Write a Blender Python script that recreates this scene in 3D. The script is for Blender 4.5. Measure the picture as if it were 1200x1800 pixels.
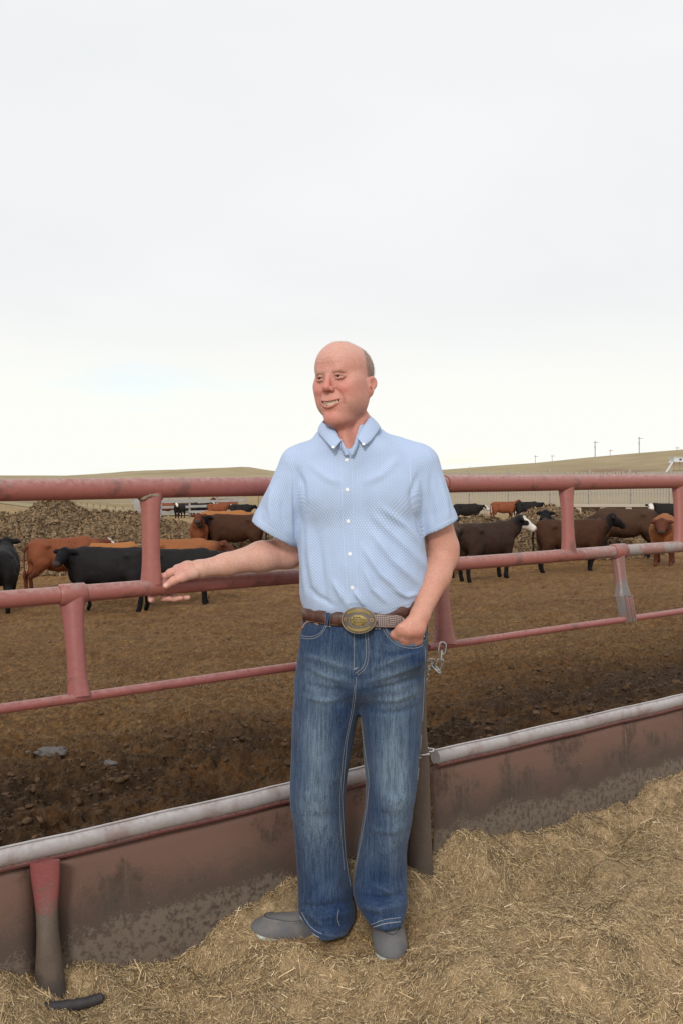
import bpy, bmesh, math, random
import numpy as np
from mathutils import Vector, Matrix
from mathutils.bvhtree import BVHTree
SKIP = globals().get('SKIP', ())
random.seed(7)
for _o in list(bpy.data.objects):
    bpy.data.objects.remove(_o)
scene = bpy.context.scene
COL = scene.collection
R = math.radians

# ---------------------------------------------------------------- camera, sky, sun, exposure
F_PX, CAM_Z = 1700.0, 1.46
cam_d = bpy.data.cameras.new('camera'); cam = bpy.data.objects.new('camera', cam_d)
COL.objects.link(cam)
cam.location = (0, 0, CAM_Z); cam.rotation_euler = (R(90), 0, 0)
cam_d.sensor_fit = 'VERTICAL'; cam_d.sensor_height = 36.0; cam_d.lens = 34.0
cam_d.shift_y = -78.0/1800.0
cam_d.clip_start = 0.05; cam_d.clip_end = 9000
scene.camera = cam

SUN_EL, SUN_AZ = 33.0, 192.0      # azimuth clockwise from +Y (the view direction)
world = bpy.data.worlds.new('World'); scene.world = world; world.use_nodes = True
wn = world.node_tree; wn.nodes.clear()
def WN(t, **kw):
    n = wn.nodes.new(t)
    for k, v in kw.items(): setattr(n, k, v)
    return n
sky = WN('ShaderNodeTexSky', sky_type='NISHITA', sun_disc=False)
sky.sun_elevation = R(SUN_EL); sky.sun_rotation = R(SUN_AZ); sky.altitude = 900
tc = WN('ShaderNodeTexCoord')
sep = WN('ShaderNodeSeparateXYZ'); wn.links.new(tc.outputs['Generated'], sep.inputs[0])
# cloud deck: direction divided by its height gives the flat layer its perspective
addz = WN('ShaderNodeMath', operation='ADD'); addz.inputs[1].default_value = 0.10
wn.links.new(sep.outputs['Z'], addz.inputs[0])
mx = WN('ShaderNodeMath', operation='MAXIMUM'); mx.inputs[1].default_value = 0.03; wn.links.new(addz.outputs[0], mx.inputs[0])
dx = WN('ShaderNodeMath', operation='DIVIDE'); wn.links.new(sep.outputs['X'], dx.inputs[0]); wn.links.new(mx.outputs[0], dx.inputs[1])
dy = WN('ShaderNodeMath', operation='DIVIDE'); wn.links.new(sep.outputs['Y'], dy.inputs[0]); wn.links.new(mx.outputs[0], dy.inputs[1])
cmb = WN('ShaderNodeCombineXYZ'); wn.links.new(dx.outputs[0], cmb.inputs[0]); wn.links.new(dy.outputs[0], cmb.inputs[1])
nz = WN('ShaderNodeTexNoise'); nz.inputs['Scale'].default_value = 0.55; nz.inputs['Detail'].default_value = 7; nz.inputs['Roughness'].default_value = 0.5
nz.inputs['Distortion'].default_value = 0.3
wn.links.new(cmb.outputs[0], nz.inputs['Vector'])
nz2 = WN('ShaderNodeTexNoise'); nz2.inputs['Scale'].default_value = 0.8; nz2.inputs['Detail'].default_value = 5
mp = WN('ShaderNodeMapping'); mp.inputs['Location'].default_value = (3.1, 7.7, 1.3); wn.links.new(cmb.outputs[0], mp.inputs[0]); wn.links.new(mp.outputs[0], nz2.inputs['Vector'])
# thin gaps in the deck low over the horizon
zr = WN('ShaderNodeMapRange', interpolation_type='SMOOTHSTEP'); zr.inputs[1].default_value = 0.16; zr.inputs[2].default_value = 0.03
wn.links.new(sep.outputs['Z'], zr.inputs[0])
gap = WN('ShaderNodeMapRange', interpolation_type='SMOOTHSTEP'); gap.inputs[1].default_value = 0.53; gap.inputs[2].default_value = 0.74
wn.links.new(nz2.outputs['Fac'], gap.inputs[0])
gm = WN('ShaderNodeMath', operation='MULTIPLY'); wn.links.new(zr.outputs[0], gm.inputs[0]); wn.links.new(gap.outputs[0], gm.inputs[1])
gm2 = WN('ShaderNodeMath', operation='MULTIPLY'); gm2.inputs[1].default_value = 0.5; wn.links.new(gm.outputs[0], gm2.inputs[0])
cr = WN('ShaderNodeValToRGB')
cr.color_ramp.elements[0].position = 0.32; cr.color_ramp.elements[0].color = (6.95, 7.1, 7.25, 1)
cr.color_ramp.elements[1].position = 0.68; cr.color_ramp.elements[1].color = (7.70, 7.78, 7.85, 1)
wn.links.new(nz.outputs['Fac'], cr.inputs[0])
lowc = WN('ShaderNodeMix', data_type='RGBA'); lowc.inputs[7].default_value = (8.15, 8.2, 7.75, 1)
lz = WN('ShaderNodeMapRange', interpolation_type='SMOOTHSTEP'); lz.inputs[1].default_value = 0.20; lz.inputs[2].default_value = 0.05
wn.links.new(sep.outputs['Z'], lz.inputs[0]); wn.links.new(lz.outputs[0], lowc.inputs[0]); wn.links.new(cr.outputs[0], lowc.inputs[6])
mixs = WN('ShaderNodeMix', data_type='RGBA')
wn.links.new(gm2.outputs[0], mixs.inputs[0]); wn.links.new(lowc.outputs[2], mixs.inputs[6])
skm = WN('ShaderNodeMix', data_type='RGBA', blend_type='MULTIPLY'); skm.inputs[0].default_value = 1; skm.inputs[7].default_value = (1.1, 1.1, 1.1, 1)
wn.links.new(sky.outputs[0], skm.inputs[6]); wn.links.new(skm.outputs[2], mixs.inputs[7])
bg = WN('ShaderNodeBackground'); bg.inputs['Strength'].default_value = 0.10
wn.links.new(mixs.outputs[2], bg.inputs[0])
wo = WN('ShaderNodeOutputWorld'); wn.links.new(bg.outputs[0], wo.inputs[0])

sl = bpy.data.lights.new('sun', 'SUN'); sl.energy = 1.5; sl.angle = R(10); sl.color = (1.0, 0.965, 0.92)
sun = bpy.data.objects.new('sun', sl); COL.objects.link(sun)
_a = R(SUN_AZ); _e = R(SUN_EL)
sun_dir = Vector((math.sin(_a)*math.cos(_e), math.cos(_a)*math.cos(_e), math.sin(_e)))
sun.rotation_euler = sun_dir.to_track_quat('Z', 'Y').to_euler()
vs = scene.view_settings; vs.view_transform = 'Standard'; vs.look = 'None'; vs.exposure = 0.28; vs.gamma = 1.0; vs.use_curve_mapping = False

# ---------------------------------------------------------------- measuring helpers
def W(px, py, Y):
    return np.array([(px-600.0)*Y/F_PX, Y, CAM_Z-(py-822.0)*Y/F_PX])
INV = 0.721
def fY(px, d=0.0):               # distance of the fence plane (moved d metres towards the camera)
    return (3.285-d/0.811)/(1-INV*(px-600.0)/F_PX)
FD = np.array([0.811, 0.585, 0.0]); FD /= np.linalg.norm(FD)      # along the fence
FN = np.array([0.585, -0.811, 0.0]); FN /= np.linalg.norm(FN)     # from the fence towards the camera

# ---------------------------------------------------------------- noise
def _h(ix, iy, iz, seed):
    n = (ix.astype(np.int64)*374761393 + iy.astype(np.int64)*668265263 + iz.astype(np.int64)*2147483647 + seed*1274126177) & 0xffffffff
    n = ((n ^ (n >> 13))*1274126177) & 0xffffffff
    return ((n ^ (n >> 16)) & 0xffff)/65535.0
def vn3(P, seed=0):
    P = np.asarray(P, float); I = np.floor(P).astype(np.int64); f = P-I; f = f*f*(3-2*f)
    x, y, z = I[:, 0], I[:, 1], I[:, 2]; r = 0
    for dx_ in (0, 1):
        wx = f[:, 0] if dx_ else 1-f[:, 0]
        for dy_ in (0, 1):
            wy = f[:, 1] if dy_ else 1-f[:, 1]
            for dz_ in (0, 1):
                wz = f[:, 2] if dz_ else 1-f[:, 2]
                r = r + wx*wy*wz*_h(x+dx_, y+dy_, z+dz_, seed)
    return r*2-1
def vn2(x, y, seed=0):
    x = np.asarray(x, float); y = np.asarray(y, float)
    ix = np.floor(x).astype(np.int64); iy = np.floor(y).astype(np.int64)
    fx = x-ix; fy = y-iy; fx = fx*fx*(3-2*fx); fy = fy*fy*(3-2*fy); o = np.zeros_like(ix)
    a = _h(ix, iy, o, seed); b = _h(ix+1, iy, o, seed); c = _h(ix, iy+1, o, seed); d = _h(ix+1, iy+1, o, seed)
    return ((a*(1-fx)+b*fx)*(1-fy)+(c*(1-fx)+d*fx)*fy)*2-1
def fbm2(x, y, oct=4, seed=0, gain=0.5):
    r = 0; a = 1.0; s = 1.0
    for i in range(oct):
        r = r+a*vn2(x*s+17.3*i, y*s-9.1*i, seed+i); a *= gain; s *= 2.03
    return r
def fbm3(P, oct=3, seed=0, gain=0.5):
    r = 0; a = 1.0; s = 1.0
    for i in range(oct):
        r = r+a*vn3(P*s+11.7*i, seed+i); a *= gain; s *= 2.03
    return r
def sstep(a, b, x):
    t = np.clip((x-a)/(b-a), 0, 1); return t*t*(3-2*t)

# ---------------------------------------------------------------- objects and tags
def tag(o, label=None, cat=None, group=None, kind=None):
    if label: o['label'] = label
    if cat: o['category'] = cat
    if group: o['group'] = group
    if kind: o['kind'] = kind
    return o
def empty(name, loc, label, cat, group=None, rz=0.0):
    o = bpy.data.objects.new(name, None); COL.objects.link(o); o.location = tuple(loc); o.rotation_euler = (0, 0, rz)
    o.empty_display_size = 0.2
    return tag(o, label, cat, group)
def link(o, parent=None):
    COL.objects.link(o)
    if parent is not None:
        o.parent = parent
        o.matrix_parent_inverse = parent.matrix_basis.inverted()
    return o
def np_mesh(name, V, Fq, mats, parent=None, smooth=True, cols=None, attrs=None, origin=None, midx=None, make=True):
    """V (n,3) array in world space, Fq (m,3 or 4) array -> one mesh object"""
    V = np.asarray(V, np.float32); Fq = np.asarray(Fq, np.int32)
    org = np.zeros(3) if origin is None else np.asarray(origin, float)
    me = bpy.data.meshes.new(name)
    me.vertices.add(len(V)); me.vertices.foreach_set('co', (V-org.astype(np.float32)).ravel())
    k = Fq.shape[1]; me.loops.add(Fq.size); me.loops.foreach_set('vertex_index', Fq.ravel())
    me.polygons.add(len(Fq)); me.polygons.foreach_set('loop_start', np.arange(0, Fq.size, k, dtype=np.int32))
    me.polygons.foreach_set('loop_total', np.full(len(Fq), k, np.int32))
    for m in (mats if isinstance(mats, (list, tuple)) else [mats]): me.materials.append(m)
    if midx is not None: me.polygons.foreach_set('material_index', np.asarray(midx, np.int32))
    me.polygons.foreach_set('use_smooth', np.full(len(Fq), smooth))
    me.update(calc_edges=True)
    if cols is not None:
        a = me.color_attributes.new('Col', 'FLOAT_COLOR', 'POINT')
        c = np.ones((len(V), 4), np.float32); c[:, :3] = cols; a.data.foreach_set('color', c.ravel())
    if attrs:
        for nm, val in attrs.items():
            val = np.asarray(val, np.float32)
            if val.ndim == 1:
                a = me.attributes.new(nm, 'FLOAT', 'POINT'); a.data.foreach_set('value', val)
            else:
                a = me.attributes.new(nm, 'FLOAT_VECTOR', 'POINT'); a.data.foreach_set('vector', val.ravel())
    if not make: return me
    o = bpy.data.objects.new(name, me); o.location = tuple(org)
    return link(o, parent)
class MB:
    """collects shapes in world space, builds ONE mesh object"""
    def __init__(s): s.bm = bmesh.new()
    def box(s, c, size, rot=None, bev=0.0):
        m = Matrix.Translation(Vector(tuple(c)))
        if rot is not None: m = m @ rot.to_4x4()
        r = bmesh.ops.create_cube(s.bm, size=1.0, matrix=m @ Matrix.Diagonal((size[0], size[1], size[2], 1)))
        if bev > 0:
            es = list({e for v in r['verts'] for e in v.link_edges})
            bmesh.ops.bevel(s.bm, geom=es, offset=bev, segments=2, affect='EDGES', profile=0.6)
        return s
    def tube(s, pts, rad, seg=16, cap=True, flat=None, closed=False):
        """tube through pts; rad scalar or list; flat: list of (ru, rv) with u = up-ish axis"""
        pts = [Vector(tuple(p)) for p in pts]; n = len(pts)
        rads = rad if isinstance(rad, (list, tuple, np.ndarray)) else [rad]*n
        rings = []; prev = None
        for i, p in enumerate(pts):
            if closed: t = pts[(i+1) % n]-pts[i-1]
            else: t = pts[min(i+1, n-1)]-pts[max(i-1, 0)]
            t.normalize()
            if prev is None:
                a = Vector((0, 0, 1)) if abs(t.z) < 0.9 else Vector((0, -1, 0))
                u = (a-t*a.dot(t)).normalized()
            else:
                u = (prev-t*prev.dot(t)).normalized()
            prev = u; v = t.cross(u)
            ring = []
            ru, rv = (rads[i] if isinstance(rads[i], (tuple, list)) else (rads[i], rads[i]))
            for j in range(seg):
                a = 2*math.pi*j/seg
                ring.append(s.bm.verts.new(p+u*(math.cos(a)*ru)+v*(math.sin(a)*rv)))
            rings.append(ring)
        rng = range(n) if closed else range(n-1)
        for i in rng:
            A, B = rings[i], rings[(i+1) % n]
            for j in range(seg):
                s.bm.faces.new((A[j], A[(j+1) % seg], B[(j+1) % seg], B[j]))
        if cap and not closed:
            s.bm.faces.new(rings[0][::-1]); s.bm.faces.new(rings[-1])
        return s
    def build(s, name, mats, parent=None, smooth=True, origin=None, kind=None, auto=True):
        bmesh.ops.recalc_face_normals(s.bm, faces=s.bm.faces)
        org = Vector(tuple(origin)) if origin is not None else Vector((0, 0, 0))
        if origin is not None: bmesh.ops.translate(s.bm, verts=s.bm.verts, vec=-org)
        me = bpy.data.meshes.new(name)
        if smooth:
            for f in s.bm.faces: f.smooth = True
            if auto:
                for e in s.bm.edges:
                    if len(e.link_faces) == 2 and e.calc_face_angle(0) > 0.7: e.smooth = False
        s.bm.to_mesh(me); s.bm.free()
        for m in (mats if isinstance(mats, (list, tuple)) else [mats]): me.materials.append(m)
        o = bpy.data.objects.new(name, me); o.location = org
        link(o, parent)
        if kind: o['kind'] = kind
        return o

# ---------------------------------------------------------------- materials
def newmat(name):
    m = bpy.data.materials.new(name); m.use_nodes = True; nt = m.node_tree
    b = nt.nodes['Principled BSDF']
    def N(t, ins=None, **kw):
        n = nt.nodes.new(t)
        for k, v in kw.items(): setattr(n, k, v)
        for k, v in (ins or {}).items():
            if isinstance(v, bpy.types.NodeSocket): nt.links.new(v, n.inputs[k])
            else: n.inputs[k].default_value = v
        return n
    return m, nt, b, N
def c4(c): return (c[0], c[1], c[2], 1.0)
def mixc(N, f, a, b, blend='MIX'):
    return N('ShaderNodeMix', {0: f, 6: a if isinstance(a, bpy.types.NodeSocket) else c4(a), 7: b if isinstance(b, bpy.types.NodeSocket) else c4(b)}, data_type='RGBA', blend_type=blend).outputs[2]
def ramp(N, f, lo, hi):
    return N('ShaderNodeMapRange', {0: f, 1: lo, 2: hi}, interpolation_type='SMOOTHSTEP').outputs[0]
def noise(N, vec, scale, detail=4, rough=0.55, dist=0.0):
    return N('ShaderNodeTexNoise', {'Vector': vec, 'Scale': scale, 'Detail': detail, 'Roughness': rough, 'Distortion': dist}).outputs['Fac']
def bump(N, nt, b, h, dist=0.002, strength=1.0):
    n = N('ShaderNodeBump', {'Height': h, 'Distance': dist, 'Strength': strength}); nt.links.new(n.outputs[0], b.inputs['Normal'])
def objco(N): return N('ShaderNodeTexCoord').outputs['Object']
def simple(name, col, rough=0.6, metal=0.0, var=0.15, vscale=12.0, bmp=0.0, bscale=60.0):
    m, nt, b, N = newmat(name); co = objco(N)
    f = noise(N, co, vscale, 5)
    dk = tuple(c*(1-var) for c in col); lt = tuple(min(1, c*(1+var)) for c in col)
    nt.links.new(mixc(N, f, dk, lt), b.inputs['Base Color'])
    b.inputs['Roughness'].default_value = rough; b.inputs['Metallic'].default_value = metal
    if bmp: bump(N, nt, b, noise(N, co, bscale, 4), bmp)
    return m
def vcol(name, rough=0.6, nscale=80.0, namt=0.25, bmp=0.001, bscale=200.0, sss=0.0, spec=0.5, sheen=0.0):
    m, nt, b, N = newmat(name); co = objco(N)
    c = N('ShaderNodeAttribute', attribute_name='Col').outputs['Color']
    f = noise(N, co, nscale, 4); f2 = ramp(N, f, 0.2, 0.8)
    lo = N('ShaderNodeMix', {0: 1.0, 6: c, 7: c4((1-namt,)*3)}, data_type='RGBA', blend_type='MULTIPLY').outputs[2]
    hi = N('ShaderNodeMix', {0: 1.0, 6: c, 7: c4((1+namt,)*3)}, data_type='RGBA', blend_type='MULTIPLY').outputs[2]
    nt.links.new(mixc(N, f2, lo, hi), b.inputs['Base Color'])
    b.inputs['Roughness'].default_value = rough
    b.inputs['Specular IOR Level'].default_value = spec
    if sheen: b.inputs['Sheen Weight'].default_value = sheen
    if sss:
        b.inputs['Subsurface Weight'].default_value = sss; b.inputs['Subsurface Radius'].default_value = (0.010, 0.004, 0.002); b.inputs['Subsurface Scale'].default_value = 0.6
    if bmp: bump(N, nt, b, noise(N, co, bscale, 3), bmp)
    return m

# ---------------------------------------------------------------- signed-distance modelling
def smin(a, b, k):
    if k <= 0: return np.minimum(a, b)
    h = np.clip(0.5+0.5*(a-b)/k, 0, 1)
    return a*(1-h)+b*h-k*h*(1-h)
def smax(a, b, k): return -smin(-a, -b, k)
class Field:
    def __init__(s, lo, hi, h):
        s.lo = np.array(lo, float); s.hi = np.array(hi, float)
        s.ax = [np.arange(s.lo[i], s.hi[i]+h, h) for i in range(3)]
        s.F = np.full([len(a) for a in s.ax], 1.0, np.float32); s.h = h
    def sub(s, lo, hi):
        sl = []
        for i in range(3):
            a = max(0, int(np.searchsorted(s.ax[i], lo[i]))-1); b = min(len(s.ax[i]), int(np.searchsorted(s.ax[i], hi[i]))+1)
            if b <= a: return None
            sl.append(slice(a, b))
        X = s.ax[0][sl[0]][:, None, None]; Y = s.ax[1][sl[1]][None, :, None]; Z = s.ax[2][sl[2]][None, None, :]
        return tuple(sl), X, Y, Z
    def op(s, prim, k=0.01, sub=False, inter=False):
        fn, lo, hi = prim; m = k+3*s.h
        r = s.sub(np.array(lo)-m, np.array(hi)+m)
        if r is None: return s
        sl, X, Y, Z = r
        d = fn(X, Y, Z).astype(np.float32)
        if inter: s.F[sl] = smax(s.F[sl], d, k)
        elif sub: s.F[sl] = smax(s.F[sl], -d, k)
        else: s.F[sl] = smin(s.F[sl], d, k)
        return s
    def mesh(s):
        return surfnet(s.F, s.ax)
def surfnet(F, ax):
    S = F < 0; n = [d-1 for d in F.shape]
    cnt = np.zeros(n, np.int8)
    for a in (0, 1):
        for b in (0, 1):
            for c in (0, 1):
                cnt += S[a:a+n[0], b:b+n[1], c:c+n[2]]
    M = (cnt > 0) & (cnt < 8); I = np.argwhere(M)
    vid = np.full(n, -1, np.int32); vid[M] = np.arange(len(I))
    acc = np.zeros((len(I), 3)); num = np.zeros(len(I))
    C = [(a, b, c) for a in (0, 1) for b in (0, 1) for c in (0, 1)]
    for i, c0 in enumerate(C):
        for c1 in C[i+1:]:
            d = [c1[j]-c0[j] for j in range(3)]
            if sum(abs(q) for q in d) != 1: continue
            f0 = F[I[:, 0]+c0[0], I[:, 1]+c0[1], I[:, 2]+c0[2]]; f1 = F[I[:, 0]+c1[0], I[:, 1]+c1[1], I[:, 2]+c1[2]]
            x = (f0 < 0) != (f1 < 0); t = np.where(x, f0/np.where(x, f0-f1, 1), 0)
            for j in range(3): acc[:, j] += np.where(x, c0[j]+t*d[j], 0)
            num += x
    P = I+acc/num[:, None]; V = np.empty_like(P)
    for j in range(3): V[:, j] = np.interp(P[:, j], np.arange(len(ax[j])), ax[j])
    quads = []
    for a in range(3):
        b, c = (a+1) % 3, (a+2) % 3
        s0 = [slice(None)]*3; s1 = [slice(None)]*3; s0[a] = slice(0, -1); s1[a] = slice(1, None)
        for q in (b, c): s0[q] = slice(1, -1); s1[q] = slice(1, -1)
        A = S[tuple(s0)]; B = S[tuple(s1)]; X = np.argwhere(A != B); ins = A[tuple(X.T)]
        base = X.copy(); base[:, b] += 1; base[:, c] += 1
        def cell(db, dc):
            q = base.copy(); q[:, b] += db; q[:, c] += dc; return vid[tuple(q.T)]
        Q = np.stack([cell(-1, -1), cell(0, -1), cell(0, 0), cell(-1, 0)], 1)
        Q[~ins] = Q[~ins][:, ::-1]; quads.append(Q)
    return V, np.concatenate(quads)
def vnormals(V, Q):
    a = V[Q[:, 2]]-V[Q[:, 0]]; b = V[Q[:, -1]]-V[Q[:, 1]]; n = np.cross(a, b)
    N_ = np.zeros_like(V)
    for i in range(Q.shape[1]): np.add.at(N_, Q[:, i], n)
    return N_/(np.linalg.norm(N_, axis=1, keepdims=True)+1e-12)
def relax(V, Q, it=1, w=0.5):
    for _ in range(it):
        s = np.zeros_like(V); c = np.zeros(len(V))
        for i in range(4):
            j = (i+1) % 4
            np.add.at(s, Q[:, i], V[Q[:, j]]); np.add.at(s, Q[:, j], V[Q[:, i]])
            np.add.at(c, Q[:, i], 1); np.add.at(c, Q[:, j], 1)
        V = V*(1-w)+w*s/c[:, None]
    return V
def cone(p0, p1, r0, r1=None):
    p0 = np.array(p0, float); p1 = np.array(p1, float); r1 = r0 if r1 is None else r1
    d = p1-p0; L = max(1e-9, d.dot(d))
    def fn(X, Y, Z):
        t = np.clip(((X-p0[0])*d[0]+(Y-p0[1])*d[1]+(Z-p0[2])*d[2])/L, 0, 1)
        return np.sqrt((X-p0[0]-t*d[0])**2+(Y-p0[1]-t*d[1])**2+(Z-p0[2]-t*d[2])**2)-(r0+(r1-r0)*t)
    m = max(r0, r1)
    return fn, np.minimum(p0, p1)-m, np.maximum(p0, p1)+m
def ell(c, r, M=None):
    c = np.array(c, float); r = np.array(r, float)
    M = np.eye(3) if M is None else np.array(M)
    def fn(X, Y, Z):
        x, y, z = X-c[0], Y-c[1], Z-c[2]
        u = (M[0][0]*x+M[1][0]*y+M[2][0]*z); v = (M[0][1]*x+M[1][1]*y+M[2][1]*z); w = (M[0][2]*x+M[1][2]*y+M[2][2]*z)
        k0 = np.sqrt((u/r[0])**2+(v/r[1])**2+(w/r[2])**2); k1 = np.sqrt((u/r[0]**2)**2+(v/r[1]**2)**2+(w/r[2]**2)**2)
        return k0*(k0-1)/(k1+1e-9)
    m = max(r)
    return fn, c-m, c+m
def plane(p, n, lo, hi):
    p = np.array(p, float); n = np.array(n, float)/np.linalg.norm(n)
    return (lambda X, Y, Z: (X-p[0])*n[0]+(Y-p[1])*n[1]+(Z-p[2])*n[2]), lo, hi
def loft(rows, yaw=0.0, n=2.3, pad=0.0):
    """rows (z, cx, cy, a, b) rising z"""
    T = np.array(sorted(rows), float); z0, z1 = T[0, 0], T[-1, 0]
    zz = np.linspace(z0, z1, 400); D = [np.interp(zz, T[:, 0], T[:, i]) for i in range(1, 5)]
    w = max(3, int(400*0.035/(z1-z0)))
    ker = np.hanning(2*w+1); ker /= ker.sum()
    D = [np.convolve(np.pad(d, w, mode='edge'), ker, 'valid') for d in D]
    cs, sn = math.cos(yaw), math.sin(yaw)
    def fn(X, Y, Z):
        cx, cy, a, b = [np.interp(Z, zz, d) for d in D]
        x = (X-cx)*cs+(Y-cy)*sn; y = -(X-cx)*sn+(Y-cy)*cs
        d = ((np.abs(x)/a)**n+(np.abs(y)/b)**n)**(1.0/n)
        d = (d-1)*np.minimum(a, b)
        return np.maximum(d, np.maximum(Z-z1, z0-Z))
    m = max(T[:, 3].max(), T[:, 4].max())
    return fn, (T[:, 1].min()-m, T[:, 2].min()-m, z0), (T[:, 1].max()+m, T[:, 2].max()+m, z1)
def chain(fld, pts, rads, k=0.006):
    for i in range(len(pts)-1): fld.op(cone(pts[i], pts[i+1], rads[i], rads[i+1]), k)

# ================================================================ THE MAN
def ry(a): return np.array([[math.cos(a), 0, math.sin(a)], [0, 1, 0], [-math.sin(a), 0, math.cos(a)]])
def rz(a): return np.array([[math.cos(a), -math.sin(a), 0], [math.sin(a), math.cos(a), 0], [0, 0, 1]])
def rx(a): return np.array([[1, 0, 0], [0, math.cos(a), -math.sin(a)], [0, math.sin(a), math.cos(a)]])
def bvh_of(V, Q): return BVHTree.FromPolygons([tuple(v) for v in V], [tuple(int(i) for i in q) for q in Q])
def proj(bvh, px, py, off=0.0, ymin=2.0):
    """the point of a surface seen at this spot of the man's front (used like a pencil to lay seams and buttons on the cloth)"""
    o = Vector((0, 0, CAM_Z)); d = Vector(tuple(W(px, py, 1.0)-np.array([0, 0, CAM_Z]))).normalized()
    h = bvh.ray_cast(o, d, 8.0)
    if h[0] is None: return None
    n = h[1] if h[1].dot(d) < 0 else -h[1]
    return h[0]+n*off, n
def seam_pts(bvh, path, off, step=2.0, skip=True):
    out = []
    for (x0, y0), (x1, y1) in zip(path[:-1], path[1:]):
        L = math.hypot(x1-x0, y1-y0); n = max(1, int(L/step))
        for i in range(n):
            t = i/n; h = proj(bvh, x0+(x1-x0)*t, y0+(y1-y0)*t, off)
            if h is not None: out.append(h[0])
    h = proj(bvh, path[-1][0], path[-1][1], off)
    if h is not None: out.append(h[0])
    return out
def curve_pts(pts, n=8):
    """Catmull-Rom through 2D/3D points"""
    P = [np.array(p, float) for p in pts]; P = [2*P[0]-P[1]]+P+[2*P[-1]-P[-2]]; out = []
    for i in range(1, len(P)-2):
        for j in range(n):
            t = j/n; a, b, c, d = P[i-1:i+3]
            out.append(0.5*((2*b)+(-a+c)*t+(2*a-5*b+4*c-d)*t*t+(-a+3*b-3*c+d)*t**3))
    out.append(P[-2]); return out

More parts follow.
